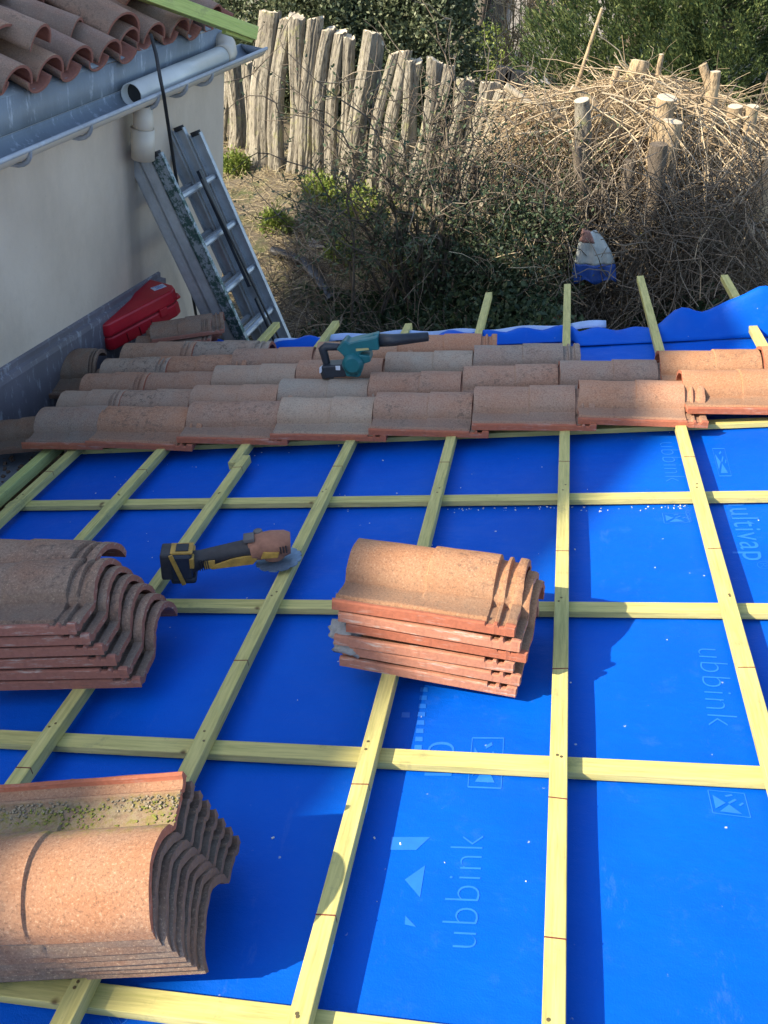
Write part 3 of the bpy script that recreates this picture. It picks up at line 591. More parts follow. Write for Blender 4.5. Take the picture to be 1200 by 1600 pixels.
# ------------------------------------------------------------------ rendered house on the left
Hs = thing('house', 'sand rendered house wall on the left with zinc eaves and old clay tiles', 'house', MW)
S1 = float((np.array([-2.115, 5.372, 0]) - WB * [1, 1, 0]) @ DH)
mb = MB(); mb.box((-2.2, (S1 - 7) / 2, -1.3), (4.4, S1 + 7, 2.76)); mb.build('wall', M_RENDER, Hs, bevel=.01)
mb = MB(); zt = lambda s: .285 + .01 * s
mb.grid(2, 60, lambda a, b: (.012, -7 + b * (S1 + 7.05), .07 + a * .19)); mb.grid(3, 60, lambda a, b: (.012 - a * .12, -7 + b * (S1 + 7.05), .26 + a * .035 + .004 * math.sin(b * 60)))
mb.build('zinc_fascia', M_ZINC, Hs, solid=.003)
mb = MB(); mb.box((-.05, (S1 - 7) / 2, .0), (.1, S1 + 7, .2)); 
# half-round gutter
GXc, GR, GD = .095, .075, .052
mb = MB(); mb.grid(13, 50, lambda a, b: (GXc - GR * math.cos(a * math.pi), -7 + b * (S1 + 7.17), .125 + .008 * (b * 12 - 7) * .5 - GD * math.sin(a * math.pi))); g_ = mb.build('gutter', M_ZINC, Hs, solid=.003)
mb = MB(); mb.grid(13, 50, lambda a, b: (GXc - (GR + .003) * math.cos(a * math.pi), -7 + b * (S1 + 7.165), .125 + .008 * (b * 12 - 7) * .5 - (GD + .004) * math.sin(a * math.pi))); mb.build('gutter_underside', M_PVC_S, g_, solid=.002)
mb = MB(); mb.tube([(GXc + GR + .004, -7, .125 - .028), (GXc + GR + .004, S1 + .17, .125 + .0213)], .0095, 8); mb.build('gutter_bead', m_zinc('pale_zinc', (.42, .43, .45)), g_)
for px in (45, 140, 245, 290, 330):
    s = float((onwall(px, 259 - .46 * px, .17) - WB) @ DH); zg = .125 + .004 * s
    mb = MB(); mb.tube([(GXc - (GR + .006) * math.cos(t), s, zg - (GD + .010) * math.sin(t)) for t in np.linspace(0, math.pi * 1.03, 10)], .004, 6, sq=(2.4, 1)); mb.build('gutter_bracket', M_ALU, g_)
mb = MB(); mb.grid(13, 2, lambda a, b: (GXc - GR * math.cos(a * math.pi), S1 + .168, .145 - b * GD * math.sin(a * math.pi))); mb.build('gutter_end', M_ZINC, g_, solid=.003)
# outlet
pd = onwall(224, 190, GXc); sd = float((pd - WB) @ DH)
mb = MB(); mb.tube([(GXc, sd, .08), (GXc, sd, .0), (GXc - .005, sd, -.03)], [.042, .046, .046], 20, caps=False); mb.tube([(GXc - .005, sd, -.02), (GXc - .01, sd, -.16)], [.053, .053], 20, caps=False); mb.build('downpipe', M_PVC_S, Hs, solid=.004)
# flashing along the wall foot
mb = MB()
def fl(a, b):
    s = -4.0 + b * 5.42; zt_ = -.79 - .0608 * s; offs = [.035, .035, .03, .012, .012, .0]; zz = [-.40, -.02, .0, .006, .03, .034]; i = int(round(a * 5)); return (offs[i], s, zt_ + zz[i])
mb.grid(6, 60, fl, smooth=False); mb.build('flashing', M_LEAD, Hs, solid=.004)
s_e = 1.42
mb = MB(); mb.box((.02, s_e + .01, -1.06), (.03, .02, .36)); mb.build('flashing_end', M_LEAD, Hs)
# canal tiles on the left roof
def canal_mesh(name, r0=.088, r1=.072, L=.42, th=.012, n=12, flip=False):
    mb = MB(); V = []
    for R_, sgn in ((0, 1), (th, 1)):
        for x, r in ((0, r0), (.01, r0), (L * .5, (r0 + r1) / 2), (L, r1)):
            for k in range(n + 1):
                t = math.pi * k / n; V.append((x, (r - R_) * math.cos(t), (r - R_) * math.sin(t) * .88))
    q = n + 1; N = 4 * q; mb.v = V
    for i in range(3):
        for k in range(n):
            mb.f.append((i * q + k, (i + 1) * q + k, (i + 1) * q + k + 1, i * q + k + 1)); mb.f.append((N + i * q + k, N + i * q + k + 1, N + (i + 1) * q + k + 1, N + (i + 1) * q + k)); mb.mi += [0, 1]; mb.sm += [True, True]
        mb.f.append((i * q, N + i * q, N + (i + 1) * q, (i + 1) * q)); mb.f.append((i * q + n, (i + 1) * q + n, N + (i + 1) * q + n, N + i * q + n)); mb.mi += [1, 1]; mb.sm += [False, False]
    for k in range(n):
        mb.f.append((k, k + 1, N + k + 1, N + k)); mb.mi.append(1); mb.sm.append(False); b = 3 * q; mb.f.append((b + k, N + b + k, N + b + k + 1, b + k + 1)); mb.mi.append(1); mb.sm.append(False)
    return mb.mesh(name, [M_CANAL, m_clay('clay_inside', (.30, .115, .08), .1)])
CM = canal_mesh('canal_tile_mesh', .098, .078, .43); CMB = canal_mesh('canal_tile_big', .12, .10, .46)
RS = -17.0
mb = MB(); mb.grid(2, 2, lambda a, b: (-.08 - a * 8.6, -7 + b * (S1 + 7), .275 + a * 8.6 * .3057)); mb.build('roof_deck', M_CLAYD, Hs, solid=.02)  # upper part, out of frame, is lengthened to shade the garden bank
PIT = .222
s = S1 - .12; c = 0
while s > -1.2:
    for cr in range(5):
        x = -.02 - cr * .345 + random.uniform(-.02, .02) + (.02 if cr == 0 else 0); z = .275 + (-.08 - x) * .3057 + .012
        rr = random.uniform(-3, 3)
        # channel tile, concave upwards
        link('roof_tile', CM, Hs, T(x + .03, s + PIT / 2, z + .040) @ RZ(180 + rr * .5) @ RY(-17) @ RX(180) @ Matrix.Diagonal((1, .8, .62, 1)))
        link('roof_tile', CM, Hs, T(x, s + random.uniform(-.008, .008), z + .022 + .018 * (cr > 0)) @ RZ(180 + rr) @ RY(-15.5))
    s -= PIT; c += 1
for i, (px, py, off, z_up, rz, big, lab) in enumerate([(192, 45, -.02, .05, 172, 1, 'large loose canal tile end standing up with dark open mouth above the zinc eaves'), (215, 12, -.15, .12, 168, 1, 'canal tile resting on top behind the big open mouthed one'), (62, 60, -.02, .085, 190, 0, 'smooth brown canal tile doubled over another near the left edge of the old roof'), (118, 48, -.12, .1, 195, 0, 'pinkish lichen spotted canal tile lying askew on the old roof'), (5, 60, -.1, .12, 178, 0, 'pink weathered canal tile cut by the left picture edge')]):
    p = onwall(px, py, off); I = MW.inverted() @ Vector(p)
    tag(link('roof_tile', CMB if big else CM, None, MW @ T(I.x, I.y, I.z - .03) @ RZ(rz) @ RY(-15)), lab, 'roof tile', 'loose canal tiles on the old roof')
# white pipe lying in the gutter
a = MW.inverted() @ Vector(onwall(207, 153, .09)); b = MW.inverted() @ Vector(onwall(350, 88, .09))
PP = thing('drain_pipe', 'pale plastic drain pipe with an elbow lying in the zinc gutter', 'pipe', MW)
mb = MB(); za = .125 + .02; mb.tube([(.085, a.y, .135), (.085, b.y, .15)], .049, 24, caps=False); mb.build('pipe', M_PVC, PP, solid=.004); mb = MB(); mb.tube([(.085, a.y + .05, .1355), (.085, a.y + .06, .1355)], .0465, 24); mb.build('shade_disc', M_DARK, PP)  # dark disc closes the bore, standing in for shade inside the pipe
mb = MB(); mb.tube([(.085, b.y - .03, .150), (.085, b.y + .03, .151), (.075, b.y + .07, .16), (.055, b.y + .10, .18), (.02, b.y + .12, .20)], [.053, .053, .053, .053, .052], 20, caps=False); mb.build('elbow', M_PVC_S, PP, solid=.004)
# green timber across the corner of the old roof
a, b = onwall(396, 52, .30), onwall(150, -38, -.22); d = Vector(b - a); L = d.length
mb = MB(); mb.box((L / 2, 0, 0), (L, .095, .062)); mb.box((.075, -.02, -.036), (.15, .05, .018)); q = d.to_track_quat('X', 'Z').to_matrix().to_4x4(); q.translation = Vector(a)
k_m = m_wood('lime_green_timber', (.44, .54, .12), (.58, .62, .20), 0); tag(mb.build('timber', k_m, None, q @ RX(12), bevel=.003), 'thick lime green treated timber sticking out over the eaves corner', 'timber')
# black cable
cp = [onwall(236, 55, .03), onwall(244, 85, .12), onwall(250, 120, .2), onwall(256, 150, .2), onwall(262, 190, .16), onwall(268, 230, .13), onwall(277, 290, .12), onwall(285, 345, .1), onwall(291, 400, .08), onwall(299, 450, .07), onwall(306, 490, .06), onwall(313, 514, .05)]
mb = MB(); mb.tube(cp, .0085, 8); tag(mb.build('cable', M_DARK), 'black cable hanging from the old roof tiles down past the ladder', 'cable')

# ------------------------------------------------------------------ ladder
TL0 = np.array(onwall(243, 218, .13)); best = None
def proj(P):
    q = A @ (M.T @ np.array(P) - CR); return 600 + F * q[0] / q[2], 800 - F * q[1] / q[2]
for al in np.linspace(5, 45, 161):
    d = NH * math.sin(rad(al)) + np.array([0, 0, -math.cos(rad(al))]); e = min(abs(proj(TL0 + d * t)[0] - 385) + abs(proj(TL0 + d * t)[1] - 525) for t in np.linspace(.5, 3, 120))
    if best is None or e < best[0]: best = (e, al)
AL = best[1]
dn = NH * math.sin(rad(AL)) + np.array([0, 0, -math.cos(rad(AL))]); nn = np.cross(DH, dn); nn = -nn if nn[0] < 0 else nn
LM = Matrix([[DH[i], nn[i], -dn[i], TL0[i]] for i in range(3)] + [[0, 0, 0, 1]])      # x along rungs, y outwards, z up the ladder
Ld = thing('ladder', 'grey aluminium three-section extension ladder leaning on the house wall by the downpipe', 'ladder', LM)
LL = (TL0[2] + 2.42) / math.cos(rad(AL)) + .02; WD = .44
for k in range(3):
    o0 = -.005 - k * .072; inn = .018 * (2 - k) * 0; x0, x1 = .0 + .012 * k, WD - .012 * k
    tops = [0.0, .05, .12][k] - .06
    for xi, x in ((0, x0), (1, x1)):
        s_ = 1 if xi == 0 else -1; mb = MB()
        mb.box((x, o0 - .032, -LL / 2 + tops), (.006, .064, LL)); mb.box((x + s_ * .011, o0 - .003, -LL / 2 + tops), (.028, .006, LL)); mb.box((x + s_ * .011, o0 - .061, -LL / 2 + tops), (.028, .006, LL))
        mb.build('stile', M_ALUG if xi == 0 and k == 0 else M_ALU, Ld)
        mb = MB(); mb.tube([(x + s_ * .008, o0 - .032, tops - .01), (x + s_ * .008, o0 - .032, tops + .012)], .028, 10, sq=(.5, 1.1)); mb.build('end_cap', M_DARK, Ld)
    z = tops - .22 - .06 * k
    while z > -LL + .05:
        mb = MB(); mb.tube([(x0, o0 - .032, z), (x1, o0 - .032, z)], .017, 8, sq=(1, 1), smooth=False, roll=.39); mb.build('rung', M_ALU, Ld); z -= .25
mb = MB(); mb.box((WD * .52, .012, -.52), (.028, .018, .62)); mb.box((WD * .52, .012, -1.25), (.016, .012, .7)); mb.build('guide_rail', M_CHAR, Ld, RY(0))
mb = MB(); mb.tube([(.20, .02, -.25), (.215, .03, -.6), (.235, .035, -1.0), (.26, .03, -1.35), (.27, .02, -1.8), (.25, .0, -2.2)], .006, 6); mb.build('rope', M_DARK, Ld)

# ------------------------------------------------------------------ tall house to the left, outside the frame, whose eaves shade the left of the roof
rd = np.array([.3939, .9191, 0]); pn = np.array([-.87, -.50, 0]); E0 = np.array([-6.38, 4.76, 5.57])
TH = thing('tall_house', 'unseen two storey sand rendered house beyond the old low roof, added for its shadow', 'house')
def P3(a, b, z): q = E0 + rd * a + pn * b; return (q[0], q[1], z)
mb = MB(); mb.add([P3(-.15 - (i in (1, 2)) * 13.6, .35 + (i in (2, 3)) * 7.3, z) for z in (-2.6, 5.45) for i in range(4)], [(3, 2, 1, 0), (4, 5, 6, 7), (0, 1, 5, 4), (1, 2, 6, 5), (2, 3, 7, 6), (3, 0, 4, 7)]); mb.build('wall', M_RENDER, TH)
mb = MB(); mb.add([P3(0, 0, 5.57), P3(-14, 0, 5.57), P3(-14, 4, 6.75), P3(0, 4, 6.75), P3(-14, 8, 5.57), P3(0, 8, 5.57), P3(0, 0, 5.47), P3(-14, 0, 5.47), P3(-14, 8, 5.47), P3(0, 8, 5.47)], [(0, 1, 2, 3), (3, 2, 4, 5), (0, 3, 5, 9, 6), (1, 7, 8, 4, 2), (6, 7, 1, 0), (5, 4, 8, 9), (6, 9, 8, 7)]); mb.build('roof', M_CANAL, TH)
for a_, z_ in ((-2.5, 3.4), (-6, 3.4), (-9.5, 3.4)):
    mb = MB(); c_ = P3(a_, .33, z_); mq = Matrix.Translation(c_) @ Matrix.Rotation(math.atan2(rd[1], rd[0]), 4, 'Z'); mb.box((0, 0, 0), (1.1, .06, 1.3)); wf = mb.build('window', M_FRAME, TH, mq); mb = MB(); mb.box((0, -.034, 0), (.95, .01, 1.15)); mb.build('pane', M_GLASS, wf)

# ------------------------------------------------------------------ palisade of logs
FN = thing('log_fence', 'palisade of upright weathered grey logs behind the bushes', 'fence')
FY = lambda x: float(np.interp(x, [340, 370, 410, 480, 560, 700, 800, 900, 1200], [11.6, 11.3, 10.75, 10.55, 10.45, 10.2, 10.05, 10.0, 9.9]))
posts = [(352, 90, 352, 262, 10), (368, 92, 368, 256, 24), (390, 95, 390, 268, 16), (419, 17, 409, 284, 30), (446, 28, 425, 297, 21), (470, 26, 454, 305, 21), (491, 28, 474, 315, 20), (515, 46, 488, 318, 16), (533, 50, 507, 322, 19), (551, 57, 521, 326, 15), (580, 50, 540, 328, 27), (598, 66, 560, 330, 13), (613, 83, 572, 332, 13), (632, 79, 592, 335, 18), (646, 93, 612, 335, 14), (659, 97, 628, 338, 13), (680, 93, 642, 340, 20), (696, 101, 660, 342, 18), (722, 124, 690, 344, 22), (740, 124, 710, 345, 11), (761, 128, 734, 346, 25), (784, 141, 757, 348, 24), (806, 144, 780, 350, 21), (824, 145, 798, 350, 13), (846, 150, 820, 352, 20), (868, 150, 842, 352, 22), (892, 152, 866, 354, 20), (918, 150, 892, 354, 22)]
for i, (tx, ty, bx, by, wpx) in enumerate(posts):
    Y = FY(tx) + random.uniform(-.05, .05); t = Vector(aty(tx, ty, Y)); b = Vector(aty(bx, by, Y)); b.z = min(b.z, gh(b.x, b.y)) - .05; H = (t - b).length
    r = wpx / F * (Vector(t) - Vector(CW)).length / 2 * 1.06; mb = MB(); n = 26; ph = [random.uniform(0, 6) for _ in range(4)]; V = []; st = 14; fur = [random.uniform(-1, 1) for _ in range(26)]; kx = random.uniform(-.03, .03)
    for s_ in range(st + 1):
        f = s_ / st; cpt = b.lerp(t, f) + Vector((math.sin(f * 5 + ph[0]) * (.02 + abs(kx)), math.sin(f * 3 + ph[1]) * .02, 0))
        for k in range(n):
            a = 2 * math.pi * k / n; rr = r * (1.06 - .12 * f) * (1 + .13 * math.sin(2 * a + ph[2]) + .07 * math.sin(5 * a + ph[3] + f) + .085 * fur[(k + int(f * 3)) % 26] + random.uniform(-.035, .035)); V.append(cpt + Vector((rr * math.cos(a), rr * math.sin(a), (random.uniform(-.015, .015) + .02 * math.sin(a + ph[0])) if s_ == st else 0)))
    mb.add(V, [(s_ * n + k, s_ * n + (k + 1) % n, (s_ + 1) * n + (k + 1) % n, (s_ + 1) * n + k) for s_ in range(st) for k in range(n)], 0, False); mb.add([v for v in V[-n:]], [list(range(n))], 1)
    mb.build('post', [M_POST, M_CUT], FN)

# ------------------------------------------------------------------ foliage builders
def crown(parent, C, R, nclump, nleaf, size, mat, up=.4, name='crown', clump=.22, shape=None):
    a = unit(rng.normal(size=(nclump, 3))); rr = rng.uniform(.55, 1.05, (nclump, 1)) ** .6; bump = 1 + .18 * np.sin(a[:, :1] * 5 + a[:, 2:] * 7 + rng.uniform(0, 6)) ; P = C + a * R * rr * bump
    cs = rng.uniform(.6, 1.4, (nclump, 1)) * clump
    Q = P[:, None, :] + rng.normal(size=(nclump, nleaf, 3)) * cs[:, None, :] * np.array([.55, .55, .75]); out = np.repeat(a[:, None, :], nleaf, 1).reshape(-1, 3); Q = Q.reshape(-1, 3)
    V, Fq = leaves(Q, size, out * .8 + np.array([0, 0, up]), .8, .5); return link(name, fast_mesh(name, V, Fq, mat), parent)
def branches(parent, base, tips, r0, mat, name='stem', k=7, wob=.1):
    n = len(tips); base = np.broadcast_to(np.asarray(base, float).reshape(-1, 3), (n, 3)); P = np.zeros((n, k, 3)); t = np.linspace(0, 1, k)[None, :, None]; P = base[:, None, :] * (1 - t) + tips[:, None, :] * t; P[:, :, 2] += (np.sin(t[..., 0] * math.pi) * .12) * np.linalg.norm(tips - base, axis=1)[:, None]; P[:, 1:-1] += rng.normal(size=(n, k - 2, 3)) * wob
    R = r0 * (1 - .8 * t[..., 0]) * rng.uniform(.5, 1, (n, 1)); V, Fq = twigs(P, R); o = link(name, fast_mesh(name, V, Fq, mat), parent); return P, o

# conifer hedge on the right
for i, (px, Y, top, rx, lab) in enumerate([(985, 13.2, 2.6, .92, 'dark green conifer behind the long pole, leftmost of the hedge conifers'), (1060, 13.6, 3.0, 1.05, 'dense dark conifer behind the pale upright stump'), (1125, 13.0, 2.9, 1.05, 'bright green conifer behind the forked stump'), (1225, 12.6, 3.1, 1.15, 'green conifer at the right picture edge, rightmost of the hedge conifers')]):
    c = aty(px, 60, Y); g = gh(c[0], c[1]); Tt = thing('conifer_tree', lab, 'conifer', None, 'conifers behind the brush heap')
    mb = MB(); mb.tube([(c[0], Y, g - .1), (c[0] + .05, Y, g + 1.5), (c[0], Y, top)], [.14, .1, .03], 8); mb.build('trunk', M_BARK, Tt)
    n = 700; ang = rng.uniform(0, 2 * math.pi, n); h = rng.uniform(0, 1, n); pr = rx * np.clip(1.05 - h ** 2.2 * .9, .1, 1) * (1 + .16 * np.sin(ang * 4 + h * 9 + i)) * rng.uniform(.6, 1.0, n) ** .5
    P = np.stack([c[0] + pr * np.cos(ang), Y + pr * np.sin(ang) * .8, g + .15 + h * (top - g)], -1); out = np.stack([np.cos(ang), np.sin(ang), np.full(n, .75)], -1)
    m = 95; t = rng.uniform(0, 1, (n, m, 1)); side = rng.normal(size=(n, m, 3)) * .065 * (1.2 - t); Q = P[:, None] + unit(out)[:, None] * t * .5 + side
    V, Fq = leaves(Q.reshape(-1, 3), .07, np.repeat(out[:, None], m, 1).reshape(-1, 3) * 1.3, .45, .26); link('crown', fast_mesh('crown', V, Fq, M_LCON), Tt)
# broadleaf evergreens behind the palisade
for i, (px, py, Y, R, lab) in enumerate([(450, 30, 13.6, (1.25, .9, 1.5), 'grey green evergreen shrub behind the tallest fence logs, leftmost'), (560, 20, 14.2, (1.3, 1.0, 1.7), 'grey green evergreen shrub behind the middle of the log fence'), (640, 20, 13.8, (.95, .9, 1.65), 'dark glossy evergreen shrub left of the far grey house')]):
    c = aty(px, py, Y); g = gh(c[0], c[1]); C = np.array([c[0], Y, (g + c[2]) / 2 + .55]); Tt = thing('evergreen_shrub', lab, 'shrub', None, 'evergreen shrubs behind the log fence')
    crown(Tt, C, np.array(R), 640, 66, .068, M_LHOL, .3, 'foliage', .2); tips = C + unit(rng.normal(size=(40, 3))) * np.array(R) * .8; branches(Tt, np.array([c[0], Y, g]), tips, .03, M_BARK)
# bare shrub
c = aty(800, 130, 14.5); g = gh(c[0], c[1]); Tt = thing('bare_shrub', 'leafless pale twiggy shrub in front of the far grey house', 'shrub')
n = 26; tips = np.array([c[0] + .05, c[1], g + 1.2]) + rng.normal(size=(n, 3)) * np.array([.5, .4, .6]) + np.array([0, 0, 1.0]); P, _ = branches(Tt, np.array([c[0], c[1], g]), tips, .022, M_TWIG, 'stem', 7, .05)
S0 = P[rng.integers(0, n, 700), rng.integers(2, 7, 700)]; TW = curvy(S0, rng.normal(size=(700, 3)) + [0, 0, .7], rng.uniform(.25, .7, 700), 5, .25); V, Fq = twigs(TW, np.linspace(.006, .002, 5)[None] * np.ones((700, 1))); link('twigs', fast_mesh('twigs', V, Fq, M_TWIG), Tt)

# far house
HX = thing('far_house', 'grey rendered house far behind the shrubs with dark narrow windows', 'house')
a = aty(742, 88, 21.0); b = aty(905, 60, 21.0); zb = gh(a[0], 21) - .3
mb = MB(); mb.box(((a[0] + b[0]) / 2 + .3, 23.5, (zb + 3.6) / 2), (b[0] - a[0] + .6, 5, 3.6 - zb)); mb.build('wall', M_FARWALL, HX, bevel=.02)
for px, py, h in ((777, 12, 1.05), (842, 8, .7), (888, 2, .9)):
    q = aty(px, py, 21); mb = MB(); mb.box((q[0], 20.99, q[2]), (.42, .09, h)); wf = mb.build('window', M_FRAME, HX); mb = MB(); mb.box((q[0], 20.94, q[2]), (.32, .03, h - .12)); mb.build('pane', M_GLASS, wf)
q = aty(748, 60, 20.9); mb = MB(); mb.tube([(q[0], 20.92, zb), (q[0], 20.92, 3.4)], .05, 8); mb.build('downpipe', M_FRAME, HX)
mb = MB(); P = [(a[0] - 1.2, 20.9, 3.5), (b[0] + 1, 20.6, 3.5), (b[0] + 1, 23.5, 4.6), (a[0] - 1.2, 23.5, 4.6)]; mb.add(P, [(0, 1, 2, 3)]); mb.build('roof', M_CANAL, HX, solid=.12)
# paving and low wall in front of it
pv = [onz(x, y, -2.2) for x, y in ((700, 90), (835, 80), (860, 135), (690, 130))]; mb = MB(); mb.add([(p[0], p[1], -2.16) for p in pv] + [(p[0], p[1], -2.5) for p in pv], [(3, 2, 1, 0), (0, 1, 5, 4), (1, 2, 6, 5), (2, 3, 7, 6), (3, 0, 4, 7)][0:5]); tag(mb.build('terrace', M_PAVE), kind='structure')
for px, py, w_, lab in ((806, 128, .32, 'dark blue grey slatted bin behind the log fence, right of its twin'), (786, 122, .2, 'dark narrow crate behind the log fence beside the larger bin')):
    q = aty(px, py, 12.5); Bn = thing('bin', lab, 'bin', Matrix.Translation((q[0], 12.5, 0)), 'bins behind the fence'); g = gh(q[0], 12.5); h = q[2] + .12
    for k in range(5): mb = MB(); mb.box((-w_ / 2 + (k + .5) * w_ / 5, 0, (g + h) / 2), (w_ / 5 * .92, .03, h - g)); mb.build('slat', M_BLPL, Bn, bevel=.004)
    mb = MB(); mb.box((0, .12, (g + h) / 2 - .01), (w_, .2, h - g - .02)); mb.build('body', M_CHAR, Bn)
# low clump by the terrace
for px, py, s, lab in ((765, 80, .35, 'small yellow green clump beside the terrace in front of the far house'), (770, 122, .25, 'small green weed clump just behind the fence logs')):
    q = onz(px, py, -2.1); Tt = thing('low_plant', lab, 'plant'); crown(Tt, np.array([q[0], q[1], gh(q[0], q[1]) + s * .6]), np.array([s * 1.2, s, s * .7]), 60, 40, .06, M_LWEED, .5, 'foliage', .1); branches(Tt, np.array([q[0], q[1], gh(q[0], q[1])]), np.array([q[0], q[1], gh(q[0], q[1]) + s * .8]) + rng.normal(size=(8, 3)) * .1, .008, M_TWIGD)

# ------------------------------------------------------------------ big half-bare bush in the middle
BU = thing('bush', 'tall straggly half-bare bush with small dark leaves in front of the log fence', 'bush')
bx = onz(655, 500, -2.35); bx[1] = 7.9; bx = np.array([bx[0], 8.0, gh(bx[0], 8.0)])
tp = [aty(x, y, Y) for x, y, Y in [(395, 115, 7.7), (430, 175, 7.6), (420, 240, 7.6), (470, 150, 7.8), (500, 250, 7.5), (540, 120, 8.0), (560, 185, 7.8), (600, 140, 8.3), (628, 110, 8.2), (650, 180, 8.0), (690, 130, 8.6), (700, 60, 8.4), (705, 30, 8.4), (730, 150, 8.4), (760, 170, 8.6), (790, 190, 8.4), (820, 210, 8.3), (850, 240, 8.2), (470, 330, 7.5), (450, 290, 7.4), (520, 340, 7.4), (870, 290, 8.0), (760, 240, 8.0), (700, 230, 8.0), (640, 260, 7.6), (590, 280, 7.5), (820, 300, 7.8), (560, 330, 7.5), (680, 330, 7.5), (740, 340, 7.6)]]
tips = np.concatenate([np.array(tp), np.array(tp)[rng.integers(0, 30, 34)] + rng.normal(size=(34, 3)) * .2]); bb = bx + rng.normal(size=(64, 3)) * np.array([.28, .25, .03])
P, _ = branches(BU, bb[:, None, :], tips, .021, M_BARK, 'stem', 9, .045)
n = 640; i0 = rng.integers(0, 64, n); j0 = rng.integers(2, 9, n); S0 = P[i0, j0]; TW = curvy(S0, rng.normal(size=(n, 3)) + [0, -.1, .5], rng.uniform(.2, .65, n), 6, .3); V, Fq = twigs(TW, np.linspace(.0055, .0022, 6)[None] * np.ones((n, 1))); link('twigs', fast_mesh('twigs', V, Fq, M_TWIGD), BU)
m = 13000; q = rng.integers(0, n, m); t = rng.integers(1, 6, m); Q = TW[q, t] + rng.normal(size=(m, 3)) * .02; kp = rng.uniform(0, 1, m) > np.clip((Q[:, 2] + 1.75) * .95, 0, .82); Q = Q[kp]; q = q[kp]; V, Fq = leaves(Q, .045, unit(TW[q, 5] - TW[q, 0]) * .6, 1, .45); link('foliage', fast_mesh('foliage', V, Fq, M_LBUSH), BU)
# denser evergreen bush to its right and ivy mass at its foot
for i, (px, py, Y, R, lab, nc) in enumerate([(815, 400, 7.9, (.5, .4, .55), 'dense dark green bush between the straggly bush and the hanging bag', 230)]):
    c = aty(px, py, Y); g = gh(c[0], Y); Tt = thing('bush', lab, 'bush'); C = np.array([c[0], Y, c[2] - .1]); crown(Tt, C, np.array(R), nc, 40, .042, M_LBUSH, .3, 'foliage', .13)
    tips = C + unit(rng.normal(size=(60, 3))) * np.array(R) * 1.05; PB, _ = branches(Tt, np.array([c[0], Y, g]), tips, .014, M_TWIGD, 'stem', 7, .05)
    S0 = PB[rng.integers(0, 60, 500), rng.integers(2, 7, 500)]; TW2 = curvy(S0, rng.normal(size=(500, 3)), rng.uniform(.2, .5, 500), 5, .3); V, Fq = twigs(TW2, np.full((500, 5), .003)); link('twigs', fast_mesh('twigs', V, Fq, M_TWIG), Tt)
# ground cover in the shade behind the roof edge
n = 60000; X_ = rng.uniform(-2.3, 1.6, n); Y_ = rng.uniform(5.6, 8.1, n); dens = np.sin(X_ * 2.3 + 1) * np.cos(Y_ * 2.1) + .9 * np.clip((X_ + 1.9), 0, 1) + rng.normal(size=n) * .3; k = dens > .05; X_, Y_ = X_[k], Y_[k]
Hh = .7 * (.5 + .5 * np.sin(X_ * 3 + Y_ * 2)) * np.clip((X_ + 2.1) / 1.2, .1, 1); Q = np.stack([X_, Y_, gz(X_, Y_) + rng.uniform(0, 1, len(X_)) * (Hh + .06)], -1); V, Fq = leaves(Q, .06, np.array([0, -.2, .6]), .8, .55)
tag(link('ground_cover', fast_mesh('ground_cover', V, Fq, M_LIVY)), 'dark leafy ground cover in the shade behind the roof edge', 'ground cover', kind='stuff')
# straw and dead grass on the bank
n = 16000; X_ = rng.uniform(-5, .5, n); Y_ = rng.uniform(6.2, 11.5, n); P0 = np.stack([X_, Y_, gz(X_, Y_) + .005], -1); d = rng.normal(size=(n, 3)) * [1, 1, .25] + [0, 0, .25]; TW = curvy(P0, d, rng.uniform(.05, .22, n), 4, .25, .12); V, Fq = twigs(TW, np.full((n, 4), .0022)); tag(link('dead_grass', fast_mesh('dead_grass', V, Fq, M_STRAW)), 'pale dead grass and straw scattered over the bank', 'grass', kind='stuff')
n = 5000; X_ = rng.uniform(-2.6, 1.8, n); Y_ = rng.uniform(6.0, 9.2, n); P0 = np.stack([X_, Y_, gz(X_, Y_)], -1); TW = curvy(P0, rng.normal(size=(n, 3)) * [1, 1, .4] + [0, 0, .4], rng.uniform(.2, .8, n), 6, .3, .1); V, Fq = twigs(TW, np.full((n, 6), .0032)); tag(link('undergrowth', fast_mesh('undergrowth', V, Fq, M_TWIGD)), 'tangled brown stems lying under the bushes', 'undergrowth', kind='stuff')
for i, (px, py, s, lab) in enumerate([(505, 325, .22, 'bright green weed clump at the foot of the fence, left one'), (560, 350, .30, 'largest bright green weed clump below the fence logs'), (430, 352, .14, 'small bright green weed on the sunlit bank'), (365, 268, .16, 'green weeds at the foot of the logs beside the house corner'), (650, 425, .3, 'bright green leaves low among the bush stems'), (535, 400, .12, 'little green weed low on the bank above the shaded hollow')]):
    q = onz(px, py, -2.25); Tt = thing('weed', lab, 'weed', None, 'weeds on the bank'); c = np.array([q[0], q[1], gh(q[0], q[1]) + s * .35]); crown(Tt, c, np.array([s * 1.1, s * .8, s * .6]), 50, 30, .045, M_LWEED, .5, 'leaves', .06); branches(Tt, np.array([c[0], c[1], gh(c[0], c[1])]), c + rng.normal(size=(10, 3)) * s * .4, .004, M_TWIGD, 'stem', 5, .01)

